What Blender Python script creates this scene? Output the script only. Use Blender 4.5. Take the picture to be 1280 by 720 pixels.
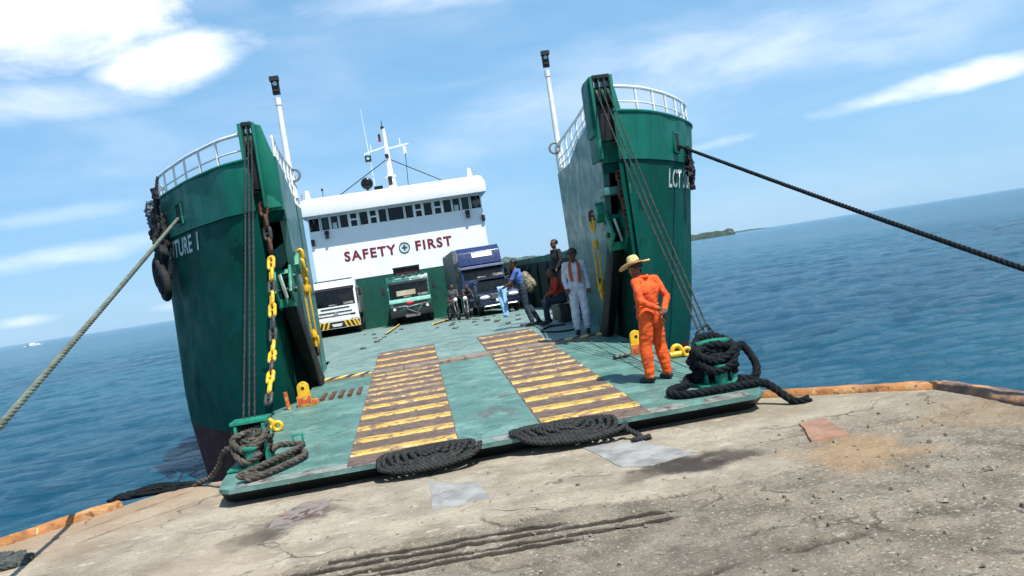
import bpy, bmesh, math, random
from mathutils import Vector, Matrix, noise
random.seed(7)
R = math.radians
for o in list(bpy.data.objects): bpy.data.objects.remove(o)
scene = bpy.context.scene
COL = scene.collection

# ------------------------------------------------------------------ camera
HC = 2.25
cam_d = bpy.data.cameras.new('camera'); cam = bpy.data.objects.new('camera', cam_d); COL.objects.link(cam)
scene.camera = cam
cam_d.sensor_width = 36; cam_d.lens = 36 * 1024 / 1280; cam_d.clip_end = 40000; cam_d.clip_start = 0.05
yaw, pitch, roll = R(6.6), R(-1.44), R(8.88)
cam.matrix_world = (Matrix.Translation((0, 0, HC)) @ Matrix.Rotation(-yaw, 4, 'Z') @ Matrix.Rotation(R(90) + pitch, 4, 'X')
                    @ Matrix.Rotation(-roll, 4, 'Z'))
scene.view_settings.view_transform = 'Standard'; scene.view_settings.look = 'None'
scene.view_settings.gamma = 1; scene.view_settings.use_curve_mapping = False
scene.view_settings.exposure = 0.56

# ------------------------------------------------------------------ sun and sky
SD = Vector((.56, -0.95, 2.1)).normalized()          # towards the sun
sun_d = bpy.data.lights.new('sun', 'SUN'); sun_d.energy = 4.7; sun_d.angle = R(0.5); sun_d.color = (1, .955, .88)
sun = bpy.data.objects.new('sun', sun_d); COL.objects.link(sun)
sun.rotation_euler = SD.to_track_quat('Z', 'Y').to_euler()

W = bpy.data.worlds.new('World'); scene.world = W; W.use_nodes = True
nt = W.node_tree; nt.nodes.clear()
class N:                                               # tiny node helper
    def __init__(s, t): s.t = t
    def new(s, typ, **k):
        n = s.t.nodes.new(typ)
        for a, b in k.items(): setattr(n, a, b)
        return n
    def put(s, sock, v):
        if isinstance(v, bpy.types.NodeSocket): s.t.links.new(v, sock)
        elif v is not None:
            if sock.type == 'RGBA' and len(v) == 3: v = (*v, 1)
            sock.default_value = v
    def m(s, op, a, b=None, c=None, clamp=False):
        n = s.new('ShaderNodeMath', operation=op, use_clamp=clamp)
        s.put(n.inputs[0], a); s.put(n.inputs[1], b); s.put(n.inputs[2], c); return n.outputs[0]
    def mix(s, f, a, b, mode='MIX'):
        n = s.new('ShaderNodeMix', data_type='RGBA', blend_type=mode); s.put(n.inputs[0], f); s.put(n.inputs[6], a); s.put(n.inputs[7], b)
        return n.outputs[2]
    def ramp(s, f, a, b, lo=0., hi=1.):
        n = s.new('ShaderNodeMapRange', interpolation_type='SMOOTHSTEP'); s.put(n.inputs[0], f)
        n.inputs[1].default_value = a; n.inputs[2].default_value = b; n.inputs[3].default_value = lo; n.inputs[4].default_value = hi
        return n.outputs[0]
    def noise(s, vec, scale, detail=4, rough=.55, dist=0.):
        n = s.new('ShaderNodeTexNoise'); s.put(n.inputs['Vector'], vec); n.inputs['Scale'].default_value = scale
        n.inputs['Detail'].default_value = detail; n.inputs['Roughness'].default_value = rough; n.inputs['Distortion'].default_value = dist
        return n.outputs[0]
    def map(s, vec, sc=(1, 1, 1), rot=(0, 0, 0), loc=(0, 0, 0)):
        n = s.new('ShaderNodeMapping'); s.put(n.inputs[0], vec); n.inputs[1].default_value = loc
        n.inputs[2].default_value = rot; n.inputs[3].default_value = sc; return n.outputs[0]
g = N(nt)
sky = g.new('ShaderNodeTexSky', sky_type='NISHITA', sun_disc=False)
sky.sun_elevation = math.asin(SD.z); sky.sun_rotation = math.atan2(SD.x, SD.y)
sky.air_density = 1.0; sky.dust_density = 0.4; sky.ozone_density = 1.6
tc = g.new('ShaderNodeTexCoord').outputs['Generated']
sx = g.new('ShaderNodeSeparateXYZ'); g.put(sx.inputs[0], tc)
az = g.m('MULTIPLY', g.m('ARCTAN2', sx.outputs[0], sx.outputs[1]), 57.2958)
el = g.m('MULTIPLY', g.m('ARCSINE', sx.outputs[2]), 57.2958)
cv = g.map(tc, (1, 1, 2.6))
n_big = g.noise(cv, 5.5, 9, .56, .25); n_fine = g.noise(cv, 16, 7, .6); n_thin = g.noise(g.map(tc, (1, 1, 4.5), (0, R(8), 0)), 3.3, 7, .55, .4)
n_edge = g.m('SUBTRACT', g.m('ADD', g.m('MULTIPLY', n_big, .75), g.m('MULTIPLY', n_fine, .25)), .5)
def blob(a0, e0, sa, se, rot, dens, soft, amp=1.9):
    c, s_ = math.cos(R(rot)), math.sin(R(rot))
    da = g.m('SUBTRACT', az, a0); de = g.m('SUBTRACT', el, e0)
    u = g.m('DIVIDE', g.m('ADD', g.m('MULTIPLY', da, c), g.m('MULTIPLY', de, s_)), sa)
    v = g.m('DIVIDE', g.m('SUBTRACT', g.m('MULTIPLY', de, c), g.m('MULTIPLY', da, s_)), se)
    d = g.m('SQRT', g.m('ADD', g.m('MULTIPLY', u, u), g.m('MULTIPLY', v, v)))
    d = g.m('SUBTRACT', d, g.m('MULTIPLY', n_edge, amp))
    return g.ramp(d, 1.0, 1.0 - soft, 0, dens)
cl = None
for b in [(-20.5, 18.4, 9.5, 3.7, 4, .97, .6), (-13.5, 16.2, 7.0, 2.2, 6, .95, .7, 1.5), (-22, 14.2, 11, 2.0, 4, .5, 1.0, 1.2),
          (7, 19.2, 16, 2.2, 2, .42, 1.0), (-22, 4.9, 9, .9, 3, .38, 1.0), (-22, 7.4, 10, .8, 3, .2, 1.0), (-14, .9, 5, .45, 0, .5, .9),
          (-24, 1.3, 3, .5, 0, .5, .9), (37, 7.1, 13, 1.0, 2, .72, .85), (20, 5.9, 9, .5, 5, .3, .9),
          (26, 11.5, 19, 4.0, -4, .42, 1.0, 1.0), (12, 10, 16, 3.4, 5, .33, 1.0, 1.0),
          (-70, 25, 18, 7, 0, .9, .5), (90, 20, 25, 7, 0, .8, .5), (170, 22, 30, 9, 0, .8, .5), (-130, 18, 18, 6, 0, .8, .5)]:
    k = blob(*b); cl = k if cl is None else g.m('MAXIMUM', cl, k)
veil = g.m('MULTIPLY', g.ramp(n_thin, .40, .75, 0, .16), g.ramp(el, 3, 12, .5, 1))
cl = g.m('MAXIMUM', cl, veil)
cshade = g.mix(g.ramp(n_big, .35, .62), (6.6, 7.7, 9.6), (11.5, 11.6, 11.8))
skyc = g.mix(g.ramp(el, -2, 60, .75, .35), sky.outputs[0], g.mix(g.ramp(el, -1, 22), (2.5, 5.3, 8.4), (2.15, 4.9, 8.1)))
colr = g.mix(cl, skyc, cshade)
bg = g.new('ShaderNodeBackground'); g.put(bg.inputs[0], colr); bg.inputs[1].default_value = 0.084
wo = g.new('ShaderNodeOutputWorld'); nt.links.new(bg.outputs[0], wo.inputs[0])

# ------------------------------------------------------------------ materials
MATS = {}
def mat(name, base, rough=.6, metal=0., var=.18, vscale=3., bump=.0, bscale=30., stains=(), streak=None, spec=.5, coat=0., obj=True):
    """base colour with tonal wear; stains = ((colour, lo, hi, scale, stretch)...)"""
    if name in MATS: return MATS[name]
    m = bpy.data.materials.new(name); m.use_nodes = True; t = m.node_tree; t.nodes.clear(); q = N(t)
    bs = q.new('ShaderNodeBsdfPrincipled'); out = q.new('ShaderNodeOutputMaterial'); t.links.new(bs.outputs[0], out.inputs[0])
    geo = q.new('ShaderNodeNewGeometry').outputs['Position'] if not obj else q.new('ShaderNodeTexCoord').outputs['Object']
    n1 = q.noise(geo, vscale, 6, .6)
    lo = tuple(c * (1 - var) for c in base); hi = tuple(min(1, c * (1 + var)) for c in base)
    c = q.mix(q.ramp(n1, .3, .7), lo, hi)
    for (sc, a, b, s, st) in stains:
        nn = q.noise(q.map(geo, st), s, 7, .62)
        c = q.mix(q.ramp(nn, a, b), c, sc)
    q.put(bs.inputs['Base Color'], c)
    bs.inputs['Metallic'].default_value = metal
    q.put(bs.inputs['Roughness'], q.ramp(q.noise(geo, vscale * 2.3, 4), .3, .7, max(.02, rough - .1), min(1, rough + .12)))
    bs.inputs['Specular IOR Level'].default_value = spec
    if coat: bs.inputs['Coat Weight'].default_value = coat
    if bump:
        b = q.new('ShaderNodeBump'); b.inputs['Strength'].default_value = bump; b.inputs['Distance'].default_value = .02
        q.put(b.inputs['Height'], q.noise(geo, bscale, 5, .6)); q.put(bs.inputs['Normal'], b.outputs[0])
    MATS[name] = m; return m
RUST = (.22, .085, .03)
ST = (3.2, 3.2, .28)
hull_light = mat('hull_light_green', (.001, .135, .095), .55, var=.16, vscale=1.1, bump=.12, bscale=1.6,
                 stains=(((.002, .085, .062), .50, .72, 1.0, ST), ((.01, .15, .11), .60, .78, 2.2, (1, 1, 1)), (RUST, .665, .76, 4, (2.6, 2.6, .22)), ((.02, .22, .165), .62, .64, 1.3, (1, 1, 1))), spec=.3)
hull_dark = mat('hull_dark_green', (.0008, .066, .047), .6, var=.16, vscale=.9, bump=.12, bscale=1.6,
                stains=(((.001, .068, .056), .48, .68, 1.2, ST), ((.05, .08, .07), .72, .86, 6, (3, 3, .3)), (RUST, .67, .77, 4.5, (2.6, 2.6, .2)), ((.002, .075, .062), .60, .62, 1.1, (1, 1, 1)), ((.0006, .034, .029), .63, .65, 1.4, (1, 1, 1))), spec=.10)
hull_boot = mat('boot_topping', (.085, .026, .022), .7, var=.3, vscale=4, stains=(((.06, .03, .02), .55, .7, 6, ST),), spec=.15)
inner_paint = mat('inner_wall_paint', (.055, .180, .170), .42, var=.15, vscale=1.2, bump=.15, bscale=1.5,
                  stains=(((.03, .11, .11), .50, .72, 1.6, ST), ((.13, .27, .27), .58, .8, 2.4, (2, 2, .25)), (RUST, .70, .80, 5, (2.5, 2.5, .3))), spec=.35, coat=.06)
green_gear = mat('green_machinery', (.010, .20, .13), .45, var=.3, vscale=6, bump=.2, bscale=30,
                 stains=(((.02, .02, .018), .56, .68, 9, (1, 1, 1)), (RUST, .68, .76, 8, (1, 1, 1))))
green_wall = mat('house_green', (.002, .072, .050), .5, var=.15, vscale=1.0, stains=(((.004, .05, .038), .5, .7, 1.5, ST),))
deck_mat = mat('deck_paint', (.135, .215, .195), .55, var=.22, vscale=1.4, bump=.12, bscale=45,
               stains=(((.20, .29, .26), .50, .64, 1.7, (1, 1.2, 1)), ((.075, .15, .13), .54, .70, 2.3, (1, 1.1, 1)), ((.36, .42, .38), .63, .70, 12, (1, 1.6, 1)),
                       ((.05, .05, .045), .645, .70, 21, (1, 1.4, 1)), ((.24, .14, .08), .66, .74, 4, (1, 1, 1)), ((.10, .10, .085), .60, .74, 1.1, (1, .5, 1))))
ramp_mat = mat('ramp_paint', (.078, .172, .150), .55, var=.22, vscale=1.6, bump=.12, bscale=45,
               stains=(((.135, .245, .215), .50, .64, 1.9, (1, 1.2, 1)), ((.05, .125, .105), .54, .68, 2.7, (1, 1.1, 1)), ((.34, .41, .37), .62, .70, 14, (1, 1.6, 1)),
                       ((.035, .035, .03), .64, .70, 24, (1, 1.4, 1)), ((.22, .12, .07), .66, .74, 5, (1, 1, 1)), ((.085, .085, .07), .60, .74, 1.2, (1, .5, 1))))
lane_brown = mat('lane_steel', (.105, .070, .055), .65, var=.3, vscale=3, bump=.5, bscale=30,
                 stains=(((.19, .14, .11), .5, .66, 7, (1, 3, 1)), ((.035, .025, .022), .56, .72, 6, (1, 3, 1))))
yellow_bar = mat('yellow_tread_paint', (.56, .35, .065), .55, var=.22, vscale=3, bump=.4, bscale=40,
                 stains=(((.13, .085, .06), .50, .60, 7, (1, 2.6, 1)), ((.70, .56, .30), .58, .72, 5, (1, 2, 1)), ((.07, .05, .04), .60, .68, 19, (1, 2, 1))))
yellow_worn = mat('yellow_worn_paint', (.50, .32, .10), .6, var=.25, vscale=3, bump=.4, bscale=40,
                  stains=(((.16, .11, .08), .44, .56, 6, (1, 2.2, 1)), ((.07, .05, .04), .58, .68, 14, (1, 2, 1))))
sill_mat = mat('hinge_sill_steel', (.26, .19, .14), .55, var=.3, vscale=5, bump=.3, stains=(((.12, .07, .05), .5, .66, 6, (1, 1, 1)),))
black_paint = mat('black_paint', (.012, .012, .013), .55, var=.3)
black_gear = mat('greasy_black_steel', (.008, .009, .009), .5, var=.3, bump=.2)
white_paint = mat('white_ship_paint', (.86, .87, .88), .45, var=.04, vscale=1., stains=(((.62, .62, .60), .6, .8, 1.4, ST), ((.5, .35, .22), .755, .83, 5, (3, 3, .6))))
white_rail = mat('white_rail_paint', (.78, .78, .78), .4, var=.1, vscale=8, stains=((RUST, .68, .76, 11, (1, 1, 1)),))
burgundy = mat('burgundy_letter_paint', (.17, .012, .022), .5, var=.1)
navy_line = mat('emblem_paint', (.02, .05, .07), .5)
emblem_pale = mat('emblem_pale', (.55, .66, .68), .5)
letter_white = mat('worn_white_letter_paint', (.52, .58, .56), .5, var=.25, vscale=6, stains=(((.02, .12, .11), .58, .66, 6, (1, 1, 1)),))
glass_dark = mat('dark_glass', (.006, .008, .009), .16, var=.3, spec=.3)
glass_teal = mat('tinted_glass', (.008, .035, .03), .16, var=.3, spec=.3)
interior_dark = mat('dark_interior', (.006, .006, .007), .8)
yellow_chain = mat('yellow_chain_paint', (.72, .42, .015), .45, var=.2, vscale=9, stains=(((.12, .05, .02), .60, .68, 9, (1, 1, 1)),))
rust_chain = mat('rusty_chain', (.10, .045, .025), .75, var=.4, vscale=14, bump=.4)
dark_chain = mat('dark_chain', (.035, .035, .035), .6, var=.4, vscale=14)
orange_paint = mat('orange_red_primer', (.50, .095, .025), .55, var=.3, vscale=9, stains=(((.62, .38, .05), .55, .6, 8, (1, 1, 1)),))
cable_mat = mat('greasy_wire', (.020, .022, .022), .6, var=.3, spec=.25)
rope_pale = mat('pale_mooring_rope', (.125, .15, .12), .85, var=.3, vscale=8, bump=.5, bscale=60, stains=(((.09, .10, .075), .5, .68, 5, (1, 1, 1)),))
rope_dark = mat('dark_mooring_rope', (.006, .009, .011), .85, var=.4, vscale=8, bump=.5, bscale=60, spec=.2)
rope_brown = mat('weathered_brown_rope', (.062, .053, .042), .9, var=.4, vscale=10, bump=.7, bscale=50, stains=(((.13, .115, .09), .52, .68, 9, (1, 1, 1)),))
rope_black = mat('tarred_black_rope', (.011, .012, .012), .7, var=.5, vscale=10, bump=.7, bscale=50, stains=(((.04, .037, .03), .58, .72, 7, (1, 1, 1)),))
rubber = mat('tyre_rubber', (.012, .012, .012), .8, var=.3, bump=.3)
kerb_rust = mat('rusty_orange_edge_steel', (.34, .145, .045), .8, var=.3, vscale=5, bump=.8, bscale=20,
                stains=(((.42, .23, .10), .48, .62, 4, (1, 1, 1)), ((.13, .055, .022), .54, .66, 8, (1, 1, 1)), ((.60, .40, .20), .62, .72, 11, (1, 1, 1))))
straw = mat('woven_straw', (.62, .45, .20), .8, var=.2, vscale=20, bump=.5, bscale=120)
skin_m = mat('brown_skin', (.145, .066, .038), .5, var=.1, vscale=10, spec=.4)
hair_m = mat('black_hair', (.010, .008, .008), .5, var=.2)
chrome = mat('chrome', (.42, .42, .42), .4, metal=.8, var=.1)
lamp_glass = mat('headlamp_glass', (.72, .74, .76), .12, var=.1)
plate_m = mat('number_plate', (.62, .66, .62), .5, var=.05)

def cloth(name, base, **k): return mat(name, base, .85, var=.16, vscale=7, bump=.35, bscale=26, **k)

# ------------------------------------------------------------------ mesh builder
class MB:
    def __init__(s): s.v = []; s.f = []; s.mi = []; s.mats = []; s.cur = 0
    def use(s, m):
        if m not in s.mats: s.mats.append(m)
        s.cur = s.mats.index(m); return s
    def add(s, vs, fs):
        b = len(s.v); s.v += [tuple(p) for p in vs]
        for f in fs: s.f.append(tuple(i + b for i in f)); s.mi.append(s.cur)
        return s
    def box(s, c, d, rz=0, M=None, top=None):
        hx, hy, hz = d[0] / 2, d[1] / 2, d[2] / 2; tx, ty = top or (1, 1)
        p = [(-hx, -hy, -hz), (hx, -hy, -hz), (hx, hy, -hz), (-hx, hy, -hz), (-hx * tx, -hy * ty, hz), (hx * tx, -hy * ty, hz), (hx * tx, hy * ty, hz), (-hx * tx, hy * ty, hz)]
        T = Matrix.Translation(c) @ (M.to_4x4() if M is not None else Matrix.Rotation(rz, 4, 'Z'))
        return s.add([T @ Vector(q) for q in p], [(0, 3, 2, 1), (4, 5, 6, 7), (0, 1, 5, 4), (1, 2, 6, 5), (2, 3, 7, 6), (3, 0, 4, 7)])
    def b2(s, x0, x1, y0, y1, z0, z1): return s.box(((x0 + x1) / 2, (y0 + y1) / 2, (z0 + z1) / 2), (abs(x1 - x0), abs(y1 - y0), abs(z1 - z0)))
    def cyl(s, a, b, r0, r1=None, n=12, cap=True):
        a = Vector(a); b = Vector(b); r1 = r0 if r1 is None else r1
        d = (b - a).normalized(); u = d.orthogonal().normalized(); w = d.cross(u)
        vs = []
        for P, r in ((a, r0), (b, r1)):
            for i in range(n):
                t = 2 * math.pi * i / n; vs.append(P + (u * math.cos(t) + w * math.sin(t)) * r)
        fs = [(i, (i + 1) % n, n + (i + 1) % n, n + i) for i in range(n)]
        if cap: fs += [tuple(range(n))[::-1], tuple(range(n, 2 * n))]
        return s.add(vs, fs)
    def bar(s, a, b, w, h):           # rectangular bar
        a = Vector(a); b = Vector(b); d = b - a; L = d.length; q = d.to_track_quat('Y', 'Z').to_matrix()
        return s.box((a + b) / 2, (w, L, h), M=q)
    def tube(s, path, r, n=8, closed=False, cap=True):
        P = [Vector(p) for p in path]; m = len(P); rs = r if isinstance(r, (list, tuple)) else [r] * m
        tang = []
        for i in range(m):
            if closed: t = P[(i + 1) % m] - P[i - 1]
            else: t = P[min(i + 1, m - 1)] - P[max(i - 1, 0)]
            tang.append(t.normalized() if t.length > 1e-9 else Vector((0, 0, 1)))
        u = tang[0].orthogonal().normalized(); vs = []
        for i in range(m):
            if i: u = (u - tang[i] * u.dot(tang[i])); u = u.normalized() if u.length > 1e-6 else tang[i].orthogonal().normalized()
            w = tang[i].cross(u)
            for j in range(n):
                a = 2 * math.pi * j / n; vs.append(P[i] + (u * math.cos(a) + w * math.sin(a)) * rs[i])
        fs = []
        for i in range(m if closed else m - 1):
            k = (i + 1) % m
            for j in range(n): fs.append((i * n + j, i * n + (j + 1) % n, k * n + (j + 1) % n, k * n + j))
        if cap and not closed: fs += [tuple(range(n))[::-1], tuple(range((m - 1) * n, m * n))]
        return s.add(vs, fs)
    def rope(s, path, r, pitch=None, step=None, strands=3, n=6):
        P = resample(path, step or r * .9); pitch = pitch or r * 7
        t0 = (P[1] - P[0]).normalized(); u = t0.orthogonal().normalized(); fr = []
        for i in range(len(P)):
            t = (P[min(i + 1, len(P) - 1)] - P[max(i - 1, 0)]).normalized()
            u = (u - t * u.dot(t)).normalized(); fr.append((u.copy(), t.cross(u)))
        L = 0; cum = [0]
        for i in range(1, len(P)): L += (P[i] - P[i - 1]).length; cum.append(L)
        for k in range(strands):
            pts = []
            for i, p in enumerate(P):
                a = 2 * math.pi * (k / strands + cum[i] / pitch); pts.append(p + (fr[i][0] * math.cos(a) + fr[i][1] * math.sin(a)) * r * .5)
            s.tube(pts, r * .56, n)
        return s
    def ell(s, c, rad, M=None, nu=16, nv=10, keep=None):
        c = Vector(c); vs = []; fs = []
        for j in range(nv + 1):
            ph = math.pi * j / nv
            for i in range(nu):
                th = 2 * math.pi * i / nu
                p = Vector((rad[0] * math.sin(ph) * math.cos(th), rad[1] * math.sin(ph) * math.sin(th), rad[2] * math.cos(ph)))
                vs.append(c + ((M @ p) if M is not None else p))
        for j in range(nv):
            for i in range(nu):
                q = (j * nu + i, (j + 1) * nu + i, (j + 1) * nu + (i + 1) % nu, j * nu + (i + 1) % nu)
                if keep is None or all(keep(vs[k] - c) for k in q): fs.append(q)
        return s.add(vs, fs)
    def prism(s, poly, d, origin=(0, 0, 0), ax=(0, 2), th=1):   # poly in plane ax extruded along th axis by d
        n = len(poly); vs = []
        for k in (0, d):
            for p in poly:
                q = [origin[0], origin[1], origin[2]]; q[ax[0]] += p[0]; q[ax[1]] += p[1]; q[th] += k; vs.append(q)
        return s.add(vs, [tuple(range(n)), tuple(range(2 * n - 1, n - 1, -1))] + [(i, i + n, (i + 1) % n + n, (i + 1) % n) for i in range(n)])
    def lathe(s, prof, c=(0, 0, 0), n=32, M=None):
        vs = []; c = Vector(c)
        for (r, z) in prof:
            for i in range(n):
                a = 2 * math.pi * i / n; p = Vector((r * math.cos(a), r * math.sin(a), z)); vs.append(c + (M @ p if M is not None else p))
        fs = []
        for j in range(len(prof) - 1):
            for i in range(n): fs.append((j * n + i, j * n + (i + 1) % n, (j + 1) * n + (i + 1) % n, (j + 1) * n + i))
        return s.add(vs, fs)
    def build(s, name, m=None, parent=None, bevel=0, smooth=35, loc=None):
        me = bpy.data.meshes.new(name); me.from_pydata(s.v, [], s.f)
        mats = s.mats or [m]
        for k in mats: me.materials.append(k)
        if s.mats: me.polygons.foreach_set('material_index', s.mi)
        bm = bmesh.new(); bm.from_mesh(me); bmesh.ops.recalc_face_normals(bm, faces=bm.faces)
        if bevel:
            ed = [e for e in bm.edges if len(e.link_faces) == 2 and e.calc_face_angle(0) > .5]
            try: bmesh.ops.bevel(bm, geom=ed, offset=bevel, segments=2, affect='EDGES', profile=.6, clamp_overlap=True)
            except Exception: pass
        bm.to_mesh(me); bm.free()
        me.polygons.foreach_set('use_smooth', [True] * len(me.polygons)); me.set_sharp_from_angle(angle=R(smooth))
        o = bpy.data.objects.new(name, me); COL.objects.link(o)
        if parent is not None:
            o.parent = parent
        if loc is not None: o.location = loc
        return o
def resample(path, step):
    P = [Vector(p) for p in path]; out = [P[0]]
    for a, b in zip(P, P[1:]):
        k = max(1, int((b - a).length / step))
        for i in range(1, k + 1): out.append(a.lerp(b, i / k))
    return out
def spline(pts, per=10, closed=False):
    P = [Vector(p) for p in pts]; n = len(P); out = []
    for i in range(n if closed else n - 1):
        if closed: a, b, c, d = P[i - 1], P[i], P[(i + 1) % n], P[(i + 2) % n]
        else: a, b, c, d = P[max(i - 1, 0)], P[i], P[i + 1], P[min(i + 2, n - 1)]
        for k in range(per):
            t = k / per
            out.append(.5 * ((2 * b) + (c - a) * t + (2 * a - 5 * b + 4 * c - d) * t * t + (3 * b - a - 3 * c + d) * t ** 3))
    if not closed: out.append(P[-1])
    return out
def tag(o, label, cat=None, group=None, kind=None):
    if label: o['label'] = label
    if cat: o['category'] = cat
    if group: o['group'] = group
    if kind: o['kind'] = kind
    return o
def thing(name, loc=(0, 0, 0), rz=0, label=None, cat=None, group=None, rx=0):
    o = bpy.data.objects.new(name, None); COL.objects.link(o); o.location = loc; o.rotation_euler = (rx, 0, rz); o.empty_display_size = .3
    return tag(o, label, cat, group)
def text_mesh(txt, size, depth=.01, off=0., space=1., shear=0.):
    c = bpy.data.curves.new('t', 'FONT'); c.body = txt; c.size = size; c.extrude = depth; c.offset = off; c.space_character = space; c.shear = shear
    c.align_x = 'LEFT'; c.resolution_u = 3
    o = bpy.data.objects.new('t', c); COL.objects.link(o); bpy.context.view_layer.update()
    me = bpy.data.meshes.new_from_object(o.evaluated_get(bpy.context.evaluated_depsgraph_get()))
    bpy.data.objects.remove(o); bpy.data.curves.remove(c); return me
def link(name, me, m, parent=None):
    me.materials.clear(); me.materials.append(m); o = bpy.data.objects.new(name, me); COL.objects.link(o)
    if parent is not None: o.parent = parent
    return o

# ------------------------------------------------------------------ water
def make_water():
    xs = [-16000, -6000, -2500, -1000, -400, -180, -90] + [-60 + i * .35 for i in range(0, 430)] + [100, 180, 400, 1000, 2500, 6000, 16000]
    ys = [-3000, -600, -100, -20, 0] + [5 + i * .28 * (1 + i / 260) for i in range(0, 300)] + [260, 330, 480, 800, 1500, 3000, 7000, 16000, 30000]
    WZ = -1.15; vs = []; nx = len(xs)
    for y in ys:
        for x in xs:
            z = WZ
            if abs(x) < 95 and 4 < y < 220:
                f = 1 - max(0, (y - 90) / 130); f = max(0, f) * max(0, 1 - max(0, (abs(x) - 60) / 35)) 
                z += f * (.075 * noise.noise(Vector((x * .55, y * .95, 0))) + .05 * noise.noise(Vector((x * 1.15 + 7, y * 2.1, 3))) + .10 * noise.noise(Vector((x * .18, y * .3, 9))))
            vs.append((x, y, z))
    fs = [(j * nx + i, j * nx + i + 1, (j + 1) * nx + i + 1, (j + 1) * nx + i) for j in range(len(ys) - 1) for i in range(nx - 1)]
    m = bpy.data.materials.new('sea_water'); m.use_nodes = True; t = m.node_tree; t.nodes.clear(); q = N(t)
    bs = q.new('ShaderNodeBsdfPrincipled'); out = q.new('ShaderNodeOutputMaterial'); t.links.new(bs.outputs[0], out.inputs[0])
    p = q.new('ShaderNodeTexCoord').outputs['Object']
    big = q.noise(q.map(p, (.03, .06, 1)), 1, 4)
    c = q.mix(q.ramp(big, .35, .65), (.002, .080, .155), (.004, .112, .190))
    q.put(bs.inputs['Base Color'], c); bs.inputs['Roughness'].default_value = .12; bs.inputs['IOR'].default_value = 1.33
    bs.inputs['Specular IOR Level'].default_value = .32
    h1 = q.noise(q.map(p, (.6, 1.5, 1), (0, 0, R(6))), 1, 6, .66, .6)
    h2 = q.noise(q.map(p, (1.9, 4.2, 1), (0, 0, R(-9))), 1, 5, .65, .4)
    h3 = q.noise(q.map(p, (.16, .34, 1), (0, 0, R(4))), 1, 3, .6, .3)
    h4 = q.noise(q.map(p, (3.6, 8.5, 1), (0, 0, R(5))), 1, 5, .7, .5)
    rid = q.m('SUBTRACT', 1, q.m('ABSOLUTE', q.m('SUBTRACT', q.m('MULTIPLY', h2, 2), 1)))
    h = q.m('ADD', q.m('ADD', q.m('MULTIPLY', h1, .80), q.m('MULTIPLY', rid, .36)), q.m('ADD', q.m('MULTIPLY', h3, .8), q.m('MULTIPLY', h4, .18)))
    b = q.new('ShaderNodeBump'); b.inputs['Strength'].default_value = 1; b.inputs['Distance'].default_value = .75
    q.put(b.inputs['Height'], h); q.put(bs.inputs['Normal'], b.outputs[0])
    me = bpy.data.meshes.new('sea_water'); me.from_pydata(vs, [], fs); me.materials.append(m)
    me.polygons.foreach_set('use_smooth', [True] * len(me.polygons))
    o = bpy.data.objects.new('sea_water', me); COL.objects.link(o); o['kind'] = 'structure'
make_water()

# far land
def hill(name, x0, x1, y, hmax, depth, seed, cliff=False, prof=None):
    nx, ny = 150, 26; vs = []
    for j in range(ny + 1):
        for i in range(nx + 1):
            u = i / nx; v = j / ny; x = x0 + (x1 - x0) * u
            e = min(1, u / .06, (1 - u) / (.06 if not cliff else .03)); e = max(0, e) ** .6
            hh = hmax * (prof(u) if prof else 1) * e * (.75 + .5 * noise.fractal(Vector((u * 6, v * 2, seed)), 1, 2, 5))
            hh *= min(1, v / (.05 if cliff else .22)) ** .7 if v < .5 else min(1, (1 - v) / .25)
            hh += hmax * .16 * noise.noise(Vector((x * .05, v * 9, seed))) * (1 if 0 < v < 1 else 0)
            vs.append((x, y + depth * v, -1.4 + max(0, hh)))
    fs = [(j * (nx + 1) + i, j * (nx + 1) + i + 1, (j + 1) * (nx + 1) + i + 1, (j + 1) * (nx + 1) + i) for j in range(ny) for i in range(nx)]
    mb = MB().add(vs, fs)
    o = mb.build(name, mat('hill_' + name, (.045, .085, .075) if not cliff else (.028, .05, .04), .9, var=.45, vscale=.05, stains=(((.12, .13, .11), .6, .72, .03, (1, 1, 2)),)), smooth=60)
    o['kind'] = 'structure'; return o
hill('hills', 60, 700, 2300, 46, 500, 3.1, prof=lambda u: .55 + .5 * u if u < .5 else .8 - .5 * (u - .5))
hill('headland', 480, 606, 1480, 11.5, 90, 8.7, cliff=True)
hill('far_coast', 1250, 1560, 3400, 8, 300, 5.5)

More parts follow.
